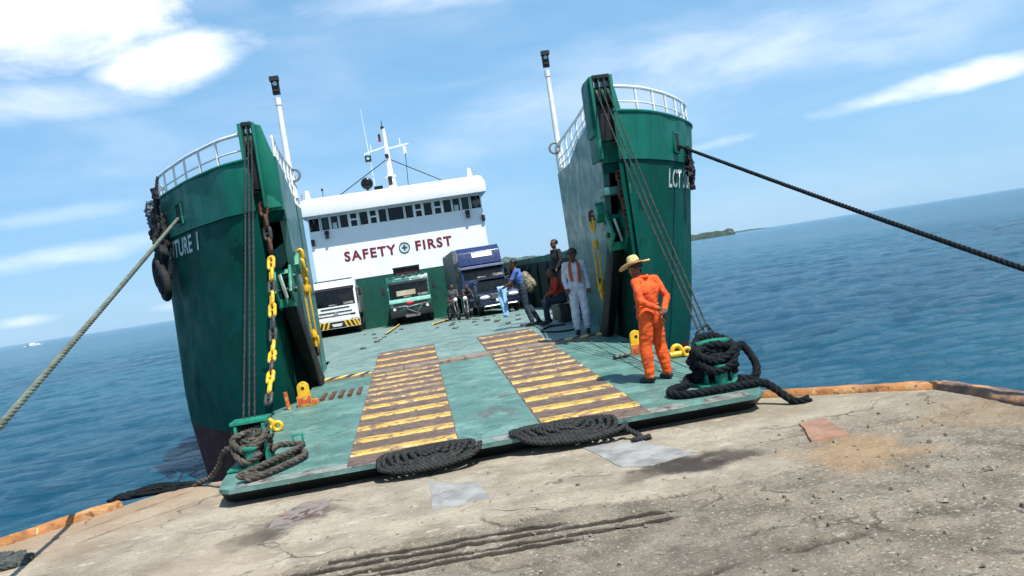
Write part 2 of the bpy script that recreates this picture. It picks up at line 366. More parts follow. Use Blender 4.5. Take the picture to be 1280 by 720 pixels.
# ------------------------------------------------------------------ pier
LINES = [((-2.6, 6.99), (1.9, 6.72)), ((-2.6, 6.80), (1.96, 6.52)), ((-.9, 7.06), (1.05, 6.92)), ((-2.2, 6.62), (1.09, 6.47))]
def rough_edge(x):
    return 7.22 + .10 * math.sin(x * 1.3 + 1) + .16 * noise.noise(Vector((x * 1.4, 2, 0))) + .05 * noise.noise(Vector((x * 7, 5, 0)))
def make_pier():
    def seq(a, b, s): return [a + s * i for i in range(int(round((b - a) / s)))]
    xs = seq(-26, -6, .5) + seq(-6, 6.6, .0225) + [6.6, 6.8]
    ys = seq(-12, 4, .4) + seq(4, 6.25, .0225) + seq(6.25, 7.3, .010) + seq(7.3, 11.8, .0225) + [11.8]
    bm = bmesh.new(); vr = []; wear = []; dirt_shade = []
    for y in ys:
        row = []
        for x in xs:
            z = 0; w = 1; d = 0
            p = Vector((x, y, 0))
            re = rough_edge(x); w = max(0, min(1, (re - y) / .05 + .5))
            if x > 2.8: w = max(w * 1, max(0, min(1, (x - 2.8) * 1.4 + .6 * noise.noise(p * 1.1))) * (1 if y < 8.2 else max(0, 1 - (y - 8.2) * 1.2)))
            big = noise.fractal(p * .8, 1, 2.1, 4); fine = noise.fractal(p * 7, .9, 2.2, 5)
            z = .008 * big + .003 * fine + (1 - w) * .014
            z += w * (.007 * fine + .010 * min(0, noise.noise(p * 13) + .18) + .012 * min(0, noise.noise(Vector((x * 3.2, y * 6, 4))) + .28))
            for (a, b) in LINES:
                if a[0] - .2 < x < b[0] + .2:
                    t = (x - a[0]) / (b[0] - a[0]); yc = a[1] + (b[1] - a[1]) * t + .020 * noise.noise(Vector((x * 3, a[1] * 9, 0)))
                    e = min(1, max(0, (b[0] - x) / .25)); wd = .030 + .014 * noise.noise(Vector((x * 5, a[1] * 5, 1)))
                    k = max(0, 1 - abs(y - yc) / wd) * e * (1 if noise.noise(Vector((x * 2.3, a[1] * 7, 3))) > -.38 else .25)
                    z -= .075 * k; kd = max(0, 1 - abs(y - yc - .012) / (wd * 1.3)) * e * (1 if k > 0 or abs(y - yc) < .05 else .8); d = max(d, min(.95, kd * 2.4 * (.55 + .6 * noise.noise(Vector((x * 4, y * 9, 8))) + .3)))  # groove colour darkened for dirt and for the shade of its depth
                    k2 = max(0, 1 - abs(y - yc - .06) / .04) * e; z += .014 * k2
            # eroded crack running across the foreground
            yc = 5.35 + .22 * x * .3 + .25 * noise.noise(Vector((x * .9, 1.5, 0))) + .06 * noise.noise(Vector((x * 5, 2.5, 0)))
            k = max(0, 1 - abs(y - yc) / .09) * max(0, min(1, .5 + 2 * noise.noise(Vector((x * 1.7, 7.7, 0))))); z -= .045 * k * (.5 + abs(noise.noise(p * 14))); d = max(d, k * .8)
            # chipped runnels toward the left edge
            for (ax, ay, bx, by) in ((-3.3, 11.1, -4.6, 9.6), (-2.5, 10.9, -4.0, 9.5), (-2.7, 10.9, -3.2, 11.4)):
                L2 = (bx - ax) ** 2 + (by - ay) ** 2; t = ((x - ax) * (bx - ax) + (y - ay) * (by - ay)) / L2
                if -.05 < t < 1.05:
                    dd = math.hypot(x - ax - t * (bx - ax), y - ay - t * (by - ay)) + .05 * noise.noise(p * 4)
                    k = max(0, 1 - abs(dd) / .05); z -= .025 * k; d = max(d, k * .7)
            row.append(bm.verts.new((x, y, z))); wear.append(w); dirt_shade.append(d)
        vr.append(row)
    for j in range(len(ys) - 1):
        for i in range(len(xs) - 1):
            a, b, c, e = vr[j][i], vr[j][i + 1], vr[j + 1][i + 1], vr[j + 1][i]
            bm.faces.new((a, b, c, e))
    l1 = bm.verts.layers.float.new('wear'); l2 = bm.verts.layers.float.new('dirt_shade'); bm.verts.ensure_lookup_table()
    for k, v in enumerate(bm.verts): v[l1] = wear[k]; v[l2] = dirt_shade[k]
    for (x, y, nx_, ny_) in ((-5.09, 9.89, -.7071, .7071), (-3.3, 11.4, .128, .992), (4.42, 10.42, .594, .804), (6.1, 9.0, 1, 0)):
        bmesh.ops.bisect_plane(bm, geom=bm.verts[:] + bm.edges[:] + bm.faces[:], plane_co=(x, y, 0), plane_no=(nx_, ny_, 0), clear_outer=True)
    me = bpy.data.meshes.new('pier_ground'); bm.to_mesh(me); bm.free()
    m = bpy.data.materials.new('pier_concrete'); m.use_nodes = True; t = m.node_tree; t.nodes.clear(); q = N(t)
    bs = q.new('ShaderNodeBsdfPrincipled'); out = q.new('ShaderNodeOutputMaterial'); t.links.new(bs.outputs[0], out.inputs[0])
    p = q.new('ShaderNodeTexCoord').outputs['Object']
    wv = q.new('ShaderNodeAttribute', attribute_name='wear').outputs['Fac']; dv = q.new('ShaderNodeAttribute', attribute_name='dirt_shade').outputs['Fac']
    c1 = q.mix(q.ramp(q.noise(p, 1.2, 6, .6), .32, .68), (.27, .225, .165), (.45, .395, .30))
    c1 = q.mix(q.ramp(q.noise(q.map(p, (1, 1.8, 1)), 3.5, 6, .65), .56, .72), c1, (.56, .51, .41))
    c1 = q.mix(q.ramp(q.noise(q.map(p, (1, 2.2, 1)), 5.5, 7, .7), .55, .68, 0, .7), c1, (.20, .165, .12))
    c1 = q.mix(q.ramp(q.noise(p, 30, 4, .7), .58, .66, 0, .8), c1, (.13, .11, .085))
    c2 = q.mix(q.ramp(q.noise(p, 2.1, 6, .65), .34, .66), (.15, .125, .09), (.29, .25, .185))
    c2 = q.mix(q.ramp(q.noise(p, 26, 4, .7), .55, .66), c2, (.42, .40, .35))
    c2 = q.mix(q.ramp(q.noise(p, 40, 3, .7), .57, .66), c2, (.07, .058, .045))
    c = q.mix(wv, c1, c2)
    c = q.mix(q.m('MULTIPLY', q.ramp(q.noise(q.map(p, (1, 2.6, 1)), 15, 6, .72), .595, .635), q.m('ADD', .35, q.m('MULTIPLY', wv, .5))), c, (.060, .050, .038))
    c = q.mix(q.ramp(q.noise(q.map(p, (1, 3, 1), (0, 0, R(4))), 6, 7, .75), .61, .66, 0, .6), c, (.085, .068, .05))
    c = q.mix(q.ramp(q.noise(q.map(p, (1, 2.2, 1), (0, 0, 0), (5, 3, 0)), 9, 6, .75), .61, .67, 0, .7), c, (.60, .56, .47))
    c = q.mix(q.ramp(q.noise(p, 62, 4, .7), .60, .70, 0, .7), c, (.12, .10, .08))
    sp = q.new('ShaderNodeSeparateXYZ'); q.put(sp.inputs[0], p)
    # rust bleeding near the steel edges and around the plate on the right
    ed = q.m('SUBTRACT', q.m('MULTIPLY', q.m('ADD', sp.outputs[1], q.m('MULTIPLY', sp.outputs[0], -1)), .7071), 10.59)   # distance past left edge (negative inside)
    nb = q.noise(p, 1.6, 6, .65)
    leftr = q.m('MULTIPLY', q.ramp(q.m('ADD', ed, q.m('MULTIPLY', nb, 1.6)), -1.2, .6), .65)
    c = q.mix(leftr, c, (.36, .24, .145))
    def spot(x0, y0, r, amt, colr):
        global _
        dx = q.m('SUBTRACT', sp.outputs[0], x0); dy = q.m('SUBTRACT', sp.outputs[1], y0)
        dd = q.m('SQRT', q.m('ADD', q.m('MULTIPLY', dx, dx), q.m('MULTIPLY', dy, dy)))
        f = q.ramp(q.m('SUBTRACT', dd, q.m('MULTIPLY', q.m('SUBTRACT', nb, .5), 2.4 * r)), r, r * .25, 0, amt)
        return q.mix(f, c, colr)
    for a in [(3.9, 7.3, .8, .5, (.42, .26, .12)), (5.6, 7.9, .9, .45, (.32, .22, .12)), (4.3, 9.9, 1.0, .4, (.30, .25, .16)), (4.9, 9.4, 1.1, .3, (.28, .25, .17)),
              (2.45, 8.0, .55, .95, (.045, .036, .03)), (2.85, 8.05, .4, .8, (.05, .04, .033)), (-1.55, 8.8, .55, .9, (.085, .05, .04)), (-1.85, 8.2, .42, .9, (.05, .042, .036)),
              (1.9, 7.9, .3, .5, (.07, .055, .045)), (-2.1, 7.6, 1.0, .25, (.48, .38, .28)), (1.6, 5.6, 1.2, .3, (.14, .12, .10)), (-.3, 9.0, .9, .2, (.40, .37, .31))]:
        c = spot(*a)
    # cracks
    vo = q.new('ShaderNodeTexVoronoi', feature='DISTANCE_TO_EDGE'); vo.inputs['Scale'].default_value = .62
    wob = q.new('ShaderNodeVectorMath', operation='ADD'); q.put(wob.inputs[0], p)
    nz = q.new('ShaderNodeTexNoise'); nz.inputs['Scale'].default_value = 2.2; nz.inputs['Detail'].default_value = 6; q.put(nz.inputs['Vector'], p)
    sc = q.new('ShaderNodeVectorMath', operation='SCALE'); q.put(sc.inputs[0], nz.outputs['Color']); sc.inputs['Scale'].default_value = .7
    q.put(wob.inputs[1], sc.outputs[0]); q.put(vo.inputs['Vector'], wob.outputs[0])
    ck = q.m('MULTIPLY', q.ramp(vo.outputs['Distance'], .014, .003), q.ramp(q.noise(p, 1.1, 3), .42, .62))
    c = q.mix(q.m('MULTIPLY', ck, .75), c, (.07, .058, .045))
    c = q.mix(q.m('MULTIPLY', dv, .92), c, (.022, .018, .014))
    c = q.mix(1.0, c, (.86, .86, .88), 'MULTIPLY')
    q.put(bs.inputs['Base Color'], c); bs.inputs['Roughness'].default_value = .9; bs.inputs['Specular IOR Level'].default_value = .25
    b = q.new('ShaderNodeBump'); b.inputs['Strength'].default_value = .8; b.inputs['Distance'].default_value = .016
    hh = q.m('SUBTRACT', q.m('ADD', q.noise(p, 45, 6, .75), q.m('MULTIPLY', q.noise(p, 9, 5, .6), 1.2)), q.m('MULTIPLY', ck, 1.3))
    q.put(b.inputs['Height'], hh); q.put(bs.inputs['Normal'], b.outputs[0])
    me.materials.append(m); me.polygons.foreach_set('use_smooth', [True] * len(me.polygons))
    o = bpy.data.objects.new('pier_ground', me); COL.objects.link(o); o['kind'] = 'structure'
    # quay wall
    P = [(-26, -11.8), (-26, -11.02), (-5.09, 9.89), (-3.3, 11.4), (4.42, 10.42), (6.1, 9.12), (6.1, -11.8)]
    P = [(p[0] * .9995, p[1] * .9995) for p in P]
    n = len(P); mb = MB(); vs = [(x, y, -.035) for x, y in P] + [(x, y, -3) for x, y in P]
    mb.add(vs, [(i, (i + 1) % n, n + (i + 1) % n, n + i) for i in range(n)])
    w = mb.build('quay_wall', mat('quay_concrete', (.17, .15, .12), .9, var=.3, vscale=1.5, bump=.6, bscale=14, obj=False)); w['kind'] = 'structure'
make_pier()

def ribbon_kerb(path, w, h, name, m, label, seed=0, w1=None):
    P = resample([(x, y, 0) for x, y in path], .05); mb = MB(); vs = []; n = len(P)
    prof = [(-.5, -.12), (-.5, h * .75), (-.38, h), (.1, h * 1.02), (.36, h * .8), (.5, h * .25), (.52, -.05)]
    for i, p in enumerate(P):
        t = (P[min(i + 1, n - 1)] - P[max(i - 1, 0)]).normalized(); s = Vector((t.y, -t.x, 0)); f = i / (n - 1)
        ww = w + ((w1 - w) * f if w1 else 0)
        for k, (a, b) in enumerate(prof):
            q = p + s * (a * ww); nn = noise.fractal(Vector((i * .11, k * .8, seed)), 1, 2, 3)
            vs.append((q.x + s.x * nn * .012, q.y + s.y * nn * .012, b + (nn * .022 if b > 0 else 0)))
    m_ = len(prof)
    fs = [(i * m_ + k, i * m_ + k + 1, (i + 1) * m_ + k + 1, (i + 1) * m_ + k) for i in range(n - 1) for k in range(m_ - 1)]
    fs += [tuple(range(m_)), tuple(range((n - 1) * m_, n * m_))[::-1]]
    mb.add(vs, fs); o = mb.build(name, m, smooth=50); tag(o, label, 'kerb'); return o
ribbon_kerb([(-14, 1.03), (-5.05, 9.93), (-4.10, 10.86)], .13, .10, 'edge_kerb', kerb_rust, 'rusty orange steel edge strip along the left side of the pier', 1)
ribbon_kerb([(4.15, 10.60), (4.5, 10.36), (6.0, 9.22)], .13, .10, 'edge_kerb', kerb_rust, 'rusty orange steel edge strip running right from the green ramp corner', 2, .2)
ribbon_kerb([(6.02, 9.22), (6.10, 8.6), (6.14, 7.6), (6.16, -6)], .22, .09, 'edge_kerb',
            mat('brown_corroded_edge', (.16, .10, .075), .85, var=.35, vscale=5, bump=.8, bscale=20, stains=(((.45, .22, .07), .48, .62, 3, (1, 1, 1)), ((.05, .035, .03), .58, .7, 6, (1, 1, 1)))),
            'wide corroded brown edge ledge at the far right corner of the pier', 3, .5)

def slab(name, pts, z0, z1, m, label, cat='patch', seed=0):
    # irregular sheet with slightly ragged outline
    P = resample([(x, y, 0) for x, y in pts + [pts[0]]], .05)[:-1]
    vs = []; c = sum(P, Vector()) / len(P)
    for k in (0, 1):
        for i, p in enumerate(P):
            nn = noise.noise(Vector((p.x * 5, p.y * 5, seed))) * .022
            d = (p - c).normalized(); q = p + d * nn - d * (.012 if k else 0); vs.append((q.x, q.y, z1 if k else z0))
    n = len(P); fs = [tuple(range(n, 2 * n))] + [(i, (i + 1) % n, n + (i + 1) % n, n + i) for i in range(n)]
    o = MB().add(vs, fs).build(name, m, smooth=30); tag(o, label, cat); return o
grey_patch = mat('grey_repair_mortar', (.25, .25, .24), .8, var=.25, vscale=3, bump=.5, bscale=40, stains=(((.17, .16, .145), .52, .68, 4, (1, 1, 1)), ((.36, .38, .39), .6, .7, 6, (1, 3, 1))))
slab('concrete_patch', [(-.21, 9.5), (.31, 9.55), (.40, 8.1), (-.19, 8.05)], -.02, .016, grey_patch, 'upright grey repair patch in the concrete in front of the left rope mat', seed=1)
slab('concrete_patch', [(1.62, 9.55), (2.3, 9.35), (2.62, 8.35), (2.1, 8.15), (1.80, 8.3)], -.02, .022, grey_patch, 'grey repair patch with a dark lower edge in front of the right rope mat', seed=2)
slab('concrete_patch', [(-1.62, 9.35), (-1.25, 9.35), (-1.35, 8.2), (-1.9, 8.1), (-1.85, 8.9)], -.02, .014,
     mat('dark_repair_mortar', (.215, .185, .17), .85, var=.3, vscale=3, bump=.6, bscale=30, stains=(((.14, .075, .055), .48, .62, 3, (1, 1, 1)), ((.07, .06, .055), .55, .68, 5, (1, 1, 1)))),
     'dark brown stained repair patch in the concrete below the left ramp corner', seed=3)
slab('steel_plate', [(3.98, 8.75), (4.32, 8.8), (4.15, 7.95), (3.72, 7.95)], -.01, .024,
     mat('rusty_plate', (.27, .15, .095), .8, var=.25, vscale=4, bump=.4, stains=(((.22, .13, .09), .5, .66, 6, (1, 1, 1)),)), 'rusty reddish plate let into the concrete right of the ramp', 'plate', seed=4)

# ------------------------------------------------------------------ the ferry
ship = thing('cargo_ferry', (.7, 16.9, 0), 0, 'green and white car ferry with its bow ramp lowered onto the concrete pier', 'ferry')
SHO = Vector((.7, 16.9, 0))
def sb(mb, name, m=None, parent=ship, bevel=0, smooth=35):
    """mesh written in world coordinates, parented below the ship"""
    mb.v = [(v[0] - SHO.x, v[1] - SHO.y, v[2] - SHO.z) for v in mb.v]
    return mb.build(name, m, parent, bevel, smooth)
def deckz(y):
    K = [(16.9, .565), (20, .69), (24, .67), (43, .15), (49, -.06), (60, -.3)]
    for (a, za), (b, zb) in zip(K, K[1:]):
        if y <= b: return za + (zb - za) * (y - a) / (b - a)
    return K[-1][1]
def rampz(y): return .23 + (y - 9.65) * math.tan(R(2.65))

# hull shells
PL = [(-2.50, 14.70), (-3.0, 15.02), (-3.42, 15.5), (-3.94, 16.2), (-4.34, 16.85), (-4.70, 17.45), (-5.12, 18.3), (-5.36, 19.3), (-5.48, 21), (-5.6, 26), (-5.8, 38), (-5.9, 50), (-5.6, 60)]
PR_ = [(4.02, 14.74), (4.78, 15.28), (5.40, 15.98), (5.78, 16.5), (6.26, 17.25), (6.72, 18.15), (6.95, 19.1), (7.0, 20.5), (6.9, 24), (6.6, 30), (5.9, 40), (5.2, 50), (4.8, 60)]
def arc(P):
    Q = [(x, y, 0) for x, y in P]; S = spline(Q, 8); L = [0]
    for a, b in zip(S, S[1:]): L.append(L[-1] + (b - a).length)
    return S, L
def arcpos(A, s):
    S, L = A
    for i in range(1, len(L)):
        if s <= L[i] or i == len(L) - 1:
            t = (s - L[i - 1]) / (L[i] - L[i - 1]); p = S[i - 1].lerp(S[i], t); d = (S[i] - S[i - 1]).normalized(); return p, d
def shell_pt(A, s, z, side, flare):
    p, d = arcpos(A, s); nrm = Vector((-d.y, d.x, 0)) if side > 0 else Vector((d.y, -d.x, 0))
    if nrm.x * side < 0 and abs(nrm.x) > .05: nrm = -nrm
    if abs(nrm.x) <= .05 and nrm.y > 0: nrm = -nrm
    rake = min(1, s / 1.2)
    k = (z - 0.3) / 4.5
    off = flare * (k - 1) * rake + (0 if z > .3 else .25 * (z - .3) * .6)
    off += .05 if False else 0
    return Vector((p.x, p.y, z)) + nrm * off, nrm
TOPZ = 4.80
def topz(s): return TOPZ if s < 8 else max(2.55, TOPZ - (s - 8) * 1.2)
bows = {}
for side, P, fl, lab in ((-1, PL, -.10, 'left bow half with the end of the ship name in white'), (1, PR_, .62, 'right bow half with the start of the ship name in white')):
    A = arc(P); L = A[1][-1]; bows[side] = (A, fl)
    ss = [i * .12 for i in range(75)] + [9 + i * 1.0 for i in range(int(L - 9) + 1)]
    zr = [-2.2, -1.4, -.6, -.02, .0, .6, 1.2, 1.8, 2.4, 3.0, 3.5, 3.90, 3.905, 3.95, 4.3, 4.6, 4.8]
    mb = MB(); vs = []
    for s in ss:
        T = topz(s)
        for z in zr:
            zz = -2.2 + (z + 2.2) * (T + 2.2) / (TOPZ + 2.2) if T < TOPZ else z
            q, nn = shell_pt(A, s, zz, side, fl)
            if z >= 3.905: q += nn * .035          # rubbing strake step at the colour change
            q += nn * (.016 * noise.noise(Vector((s * 1.1, z * .9, side))) + .007 * abs(math.sin(s * 2.6)) * (1 if 0 < z else 0) - .006 * max(0, 1 - abs(((s + .4) % 1.35) - .675) / .06))
            vs.append(q)
    nz_ = len(zr); mb.v = [tuple(v) for v in vs]
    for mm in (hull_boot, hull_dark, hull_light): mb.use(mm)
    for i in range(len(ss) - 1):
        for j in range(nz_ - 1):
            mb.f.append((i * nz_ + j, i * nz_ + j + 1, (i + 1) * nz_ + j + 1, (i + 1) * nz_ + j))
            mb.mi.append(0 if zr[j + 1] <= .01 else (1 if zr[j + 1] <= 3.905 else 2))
    bow = sb(mb, 'bow', None, smooth=40); bow['label'] = lab
    bows[side] = (A, fl, bow)
    # thick top edge
    mb = MB(); mb.tube([shell_pt(A, s, topz(s) + .005, side, fl)[0] + shell_pt(A, s, 4.8, side, fl)[1] * .03 for s in [i * .15 for i in range(60)]], .035, 8)
    sb(mb, 'top_rim', hull_light, bow)
    # rail on the bow
    mb = MB(); s_end = 6.2
    off = -.05
    rail = [shell_pt(A, s, 4.8, side, fl)[0] + shell_pt(A, s, 4.8, side, fl)[1] * off for s in [.12 + i * .12 for i in range(int(s_end / .12))]]
    mb.tube([p + Vector((0, 0, .48)) for p in rail], .034, 8); mb.tube([p + Vector((0, 0, .20)) for p in rail], .016, 6)
    for k in range(0, len(rail), 6): mb.cyl(rail[k], rail[k] + Vector((0, 0, .48)), .026, n=8)
    sb(mb, 'railing', white_rail, bow)
    # hawse hole
    sh = 2.7 if side < 0 else 2.55
    q, nn = shell_pt(A, sh, 4.28, side, fl); tx = Vector((-nn.y, nn.x, 0))
    Mx = Matrix((tx, nn, Vector((0, 0, 1)))).transposed()
    mb = MB(); mb.use(interior_dark).box(q + nn * .045, (.30, .05, .38), M=Mx)
    mb.use(hull_light)
    for dx, dz, w, h in ((-.165, 0, .03, .44), (.165, 0, .03, .44), (0, .205, .36, .03), (0, -.205, .36, .03)): mb.box(q + tx * dx + Vector((0, 0, dz)) + nn * .055, (w, .045, h), M=Mx)
    mb.use(black_gear).cyl(q + nn * .075 + tx * -.09 + Vector((0, 0, -.12)), q + nn * .075 + tx * .09 + Vector((0, 0, -.12)), .04)
    sb(mb, 'rope_port', None, bow); bows[side] += (q, nn)
# ship names, laid on the shell
def hull_text(txt, side, s0, z0, size, shear, m, smax=None):
    A, fl, bow = bows[side][:3]; me = text_mesh(txt, size, 0, .012, 1.05, shear)
    bm = bmesh.new(); bm.from_mesh(me); bmesh.ops.triangulate(bm, faces=bm.faces); bmesh.ops.subdivide_edges(bm, edges=[e for e in bm.edges if e.calc_length() > .1], cuts=2)
    W_ = max(v.co.x for v in bm.verts)
    for v in bm.verts:
        s = s0 + (v.co.x if side > 0 else (W_ - v.co.x)); q, nn = shell_pt(A, s, z0 + v.co.y, side, fl)
        v.co = q + nn * .018 - SHO
    bm.to_mesh(me); bm.free(); o = link('name_lettering', me, m, bow); return o
hull_text('LCT SUN', 1, 2.05, 3.38, .52, .12, letter_white)
hull_text('1', -1, 1.95, 3.50, .47, .12, letter_white); hull_text('VENTURE', -1, 2.30, 3.50, .47, .12, letter_white)

# decks, inner walls
mb = MB(); vs = []; ys = [16.95, 18, 20, 22, 24, 28, 33, 38, 43, 49, 54, 60]
for y in ys:
    f = (y - 16.9) / 43; xl = -2.3 if y < 20.4 else -5.1 - .6 * f; xr = 3.95 if y < 20.4 else 6.2 - 1.2 * f
    vs += [(xl, y, deckz(y)), (xr, y, deckz(y)), (xl, y, deckz(y) - .25), (xr, y, deckz(y) - .25)]
mb.add(vs, [f for i in range(len(ys) - 1) for f in ((i * 4, i * 4 + 1, i * 4 + 5, i * 4 + 4), (i * 4 + 2, i * 4 + 6, i * 4 + 7, i * 4 + 3))] + [(0, 2, 3, 1)])
deck = sb(mb, 'car_deck', deck_mat, smooth=60)
for sx, x0, x1 in ((1, 5.0, 4.95), (-1, -4.2, -5.5)):
    mb = MB()
    y0, y1 = 20.35, 49.5
    n = 12
    for i in range(n):
        a = i / n; b = (i + 1) / n; xa = x0 + (x1 - x0) * min(1, a * 1.6); xb = x0 + (x1 - x0) * min(1, b * 1.6); ya = y0 + (y1 - y0) * a; yb = y0 + (y1 - y0) * b
        za, zb = 2.28, 2.28
        mb.add([(xa, ya, deckz(ya) - .2), (xb, yb, deckz(yb) - .2), (xb, yb, zb), (xa, ya, za), (xa + sx * .12, ya, deckz(ya) - .2), (xb + sx * .12, yb, deckz(yb) - .2), (xb + sx * .12, yb, zb), (xa + sx * .12, ya, za)],
               [(0, 1, 2, 3), (4, 7, 6, 5), (3, 2, 6, 7), (0, 3, 7, 4), (1, 5, 6, 2)])
        mb.box(((xa) - sx * .04, ya + .3, (deckz(ya) + 2.24) / 2), (.09, .06, 2.2 - deckz(ya)))
    sb(mb, 'bulwark', mat('bulwark_shade_paint', (.002, .014, .013), .7, var=.3, vscale=2, spec=.15))  # paint taken near black, with the bulwark's shade put into the colour
for side, xi0, xi1 in ((-1, -2.10, -2.25), (1, 3.80, 3.93)):
    bow = bows[side][2]
    # inner wall polygon (Y, z): leans back toward its foot
    poly = [(15.15, 3.80), (15.15, 4.85), (16.1, 4.85), (17.6, 4.72), (18.7, 4.42), (20.3, 4.38), (20.3, .55), (16.9, .50)] if side > 0 else \
           [(15.15, 3.80), (15.15, 4.85), (16.1, 4.85), (17.4, 4.60), (18.0, 4.30), (18.8, 4.28), (18.8, .50), (16.9, .50)]
    yend = poly[-2][0]
    def xi(y): return xi0 + (xi1 - xi0) * min(1, (y - 15.15) / 1.8)
    mb = MB(); n = len(poly)
    vs = [(xi(y), y, z) for y, z in poly] + [(xi(y) + side * .12, y, z) for y, z in poly]
    mb.add(vs, [tuple(range(n)), tuple(range(2 * n - 1, n - 1, -1))] + [(i, (i + 1) % n, n + (i + 1) % n, n + i) for i in range(n)])
    o = sb(mb, 'inner_wall', inner_paint, bow)
    mb = MB()     # weld seams and a fender strip
    mb.bar((xi1 - side * .006, 17.2, 2.35), (xi1 - side * .006, yend, 2.35), .012, .03); mb.bar((xi1 - side * .006, 18.0, .7), (xi1 - side * .006, 18.0, 4.3), .012, .025)
    sb(mb, 'weld_seam', hull_dark, bow)
    # upper transverse plate between tower and inner wall, and the recess behind
    xt = -2.62 if side < 0 else 4.14
    mb = MB().use(hull_light)
    mb.b2(min(xt, xi0), max(xt, xi0), 15.02, 15.14, 3.90, 4.86)
    mb.use(hull_dark)
    mb.b2(min(xt, xi0) - (0 if side < 0 else 0), max(xt, xi0), 15.10, 15.20, 3.72, 3.897)
    mb.add([(xt, 14.78, -.5), (xt, 14.78, 3.9), (xt, 17.0, 3.9), (xt, 17.0, -.5)], [(0, 1, 2, 3)])
    mb.add([(xt, 16.98, -.3), (xt, 16.98, 3.9), (xi1 + side * .1, 16.98, 3.9), (xi1 + side * .1, 16.98, -.3)], [(0, 1, 2, 3)])
    mb.add([(xt, 15.2, 3.75), (xi0, 15.2, 3.75), (xi1, 17.0, 3.75), (xt, 17.0, 3.75)], [(0, 1, 2, 3)])
    sb(mb, 'recess_plate', None, bow)
    # foredeck
    A, fl = bows[side][:2]; mb = MB(); pts = [shell_pt(A, s, 4.3, side, fl)[0] for s in [i * .3 for i in range(19)]]
    vs = []
    for p in pts: vs += [(p.x, p.y, 4.25), (max(p.x, xi1 - .0) if side > 0 and False else xi1 + side * .06, max(p.y, 15.2), 4.25)]
    mb.add(vs, [(i * 2, i * 2 + 1, i * 2 + 3, i * 2 + 2) for i in range(len(pts) - 1)])
    endp = pts[-1]
    lo_ = shell_pt(A, 5.4, .4, side, fl)[0]; mb.add([(endp.x, endp.y, 4.25), (xi1, yend, 4.25), (xi1, yend, .4), (lo_.x - side * .1, lo_.y, .4)], [(0, 1, 2, 3)])
    sb(mb, 'foredeck', deck_mat, bow)
    # tower with sheaves
    tx0, tx1 = (-2.62, -2.24) if side < 0 else (3.70, 4.16); ztop = 5.47 if side > 0 else 5.45
    mb = MB().use(hull_light); y0, y1 = 14.72, 15.5; sl = -.32 if side > 0 else .0
    w = tx1 - tx0
    # two cheek plates (outer narrow, inner sloping) + back
    def cheek(xa, xb, slope):
        vs = []
        for (y, z) in ((y0, 3.95), (y0, ztop), (y0 + .35, ztop), (y1, 4.86), (y1, 3.95)):
            vs += [(xa, y, z), (xb, y, z)]
        n = 5; mb.add(vs, [tuple(range(0, 10, 2)), tuple(range(9, 0, -2))] + [(2 * i, 2 * i + 1, (2 * i + 3) % 10, (2 * i + 2) % 10) for i in range(n)])
    if side < 0:
        cheek(tx0, tx0 + .07, 0); cheek(tx0 + .24, tx0 + .28, 0)
        mb.prism([(tx0 + .28, 3.95), (tx0 + .28, ztop), (tx0 + .36, ztop - .03), (tx0 + .50, 4.86), (tx0 + .51, 3.95)], .06, (0, y0 + .22, 0))
    else:
        cheek(tx0, tx0 + .05, 0); cheek(tx1 - .09, tx1 - .03, 0)
        mb.prism([(tx1 - .03, 3.9), (tx1 - .03, ztop), (tx1 - .01, ztop), (tx1 + .16, 4.3), (tx1 + .16, 3.9)], .06, (0, y0 + .15, 0))
        mb.prism([(tx0 - .06, 4.4), (tx0 - .04, ztop - .1), (tx0, ztop), (tx0, 4.4)], .5, (0, y0 + .1, 0))
    a_, b_ = (tx0 + .07, tx0 + .24) if side < 0 else (tx0 + .05, tx1 - .09)
    mb.use(black_gear)
    mb.b2(a_, b_, y0 + .10, y0 + .16, 4.3, 5.28); mb.b2(a_, b_, y0 - .01, y0 + .3, ztop - .05, ztop + .015)
    nb_ = 2 if side < 0 else 3
    for k in range(nb_ + 1):
        x = a_ + (b_ - a_) * k / nb_; mb.b2(x - .012, x + .012, y0 + .0, y0 + .3, 4.9, ztop)
    mb.use(cable_mat)
    for k in range(nb_):
        x = a_ + (b_ - a_) * (k + .5) / nb_; mb.cyl((x - .02, y0 + .12, 5.1), (x + .02, y0 + .12, 5.1), .15, n=20)
    sb(mb, 'sheave_tower', None, bow, bevel=.004)
    # lifting wires down to the ramp corner
    tgt = Vector((-2.36, 10.75, .78)) if side < 0 else Vector((3.80, 10.75, .80))
    for k in range(3):
        x = a_ + (b_ - a_) * (k + .5) / 3
        mb = MB(); a0 = Vector((x, y0 - .02, 5.12)); b0 = tgt + Vector(((k - 1) * .07, .0, 0)); mid = (a0 + b0) / 2 - Vector((0, 0, .10))
        mb.rope(spline([a0, mid, b0], 12), .017, step=.05); sb(mb, 'lifting_wire', cable_mat, bow)
    # inner wall railing
    mb = MB(); ya, yb = 15.6, yend
    zt0, zt1 = (5.30, 5.25)
    def zt(y):
        for (a, za), (b, zb) in zip(poly[1:6], poly[2:6]):
            if a <= y <= b: return za + (zb - za) * (y - a) / (b - a)
        return poly[5][1]
    def top(y): return 5.32 - (.06) * (y - 15.6)
    xr = lambda y: xi(y) + side * .05
    mb.tube([(xr(y), y, top(y)) for y in (15.6, 16.5, 17.5, 18.5, yb)], .030, 8)
    mb.tube([(xr(y), y, (top(y) + zt(y)) / 2) for y in (15.6, 16.1, 17.0, 17.6, 18.1, 18.7, yb)], .016, 6)
    mb.tube([(xr(y), y, (top(y) * .25 + zt(y) * .75)) for y in (16.6, 17.0, 17.6, 18.1, 18.7, yb)], .016, 6)
    nn = 7
    for k in range(nn + 1):
        y = ya + (yb - ya) * k / nn; mb.cyl((xr(y), y, zt(y) - .03), (xr(y), y, top(y)), .026, n=8)
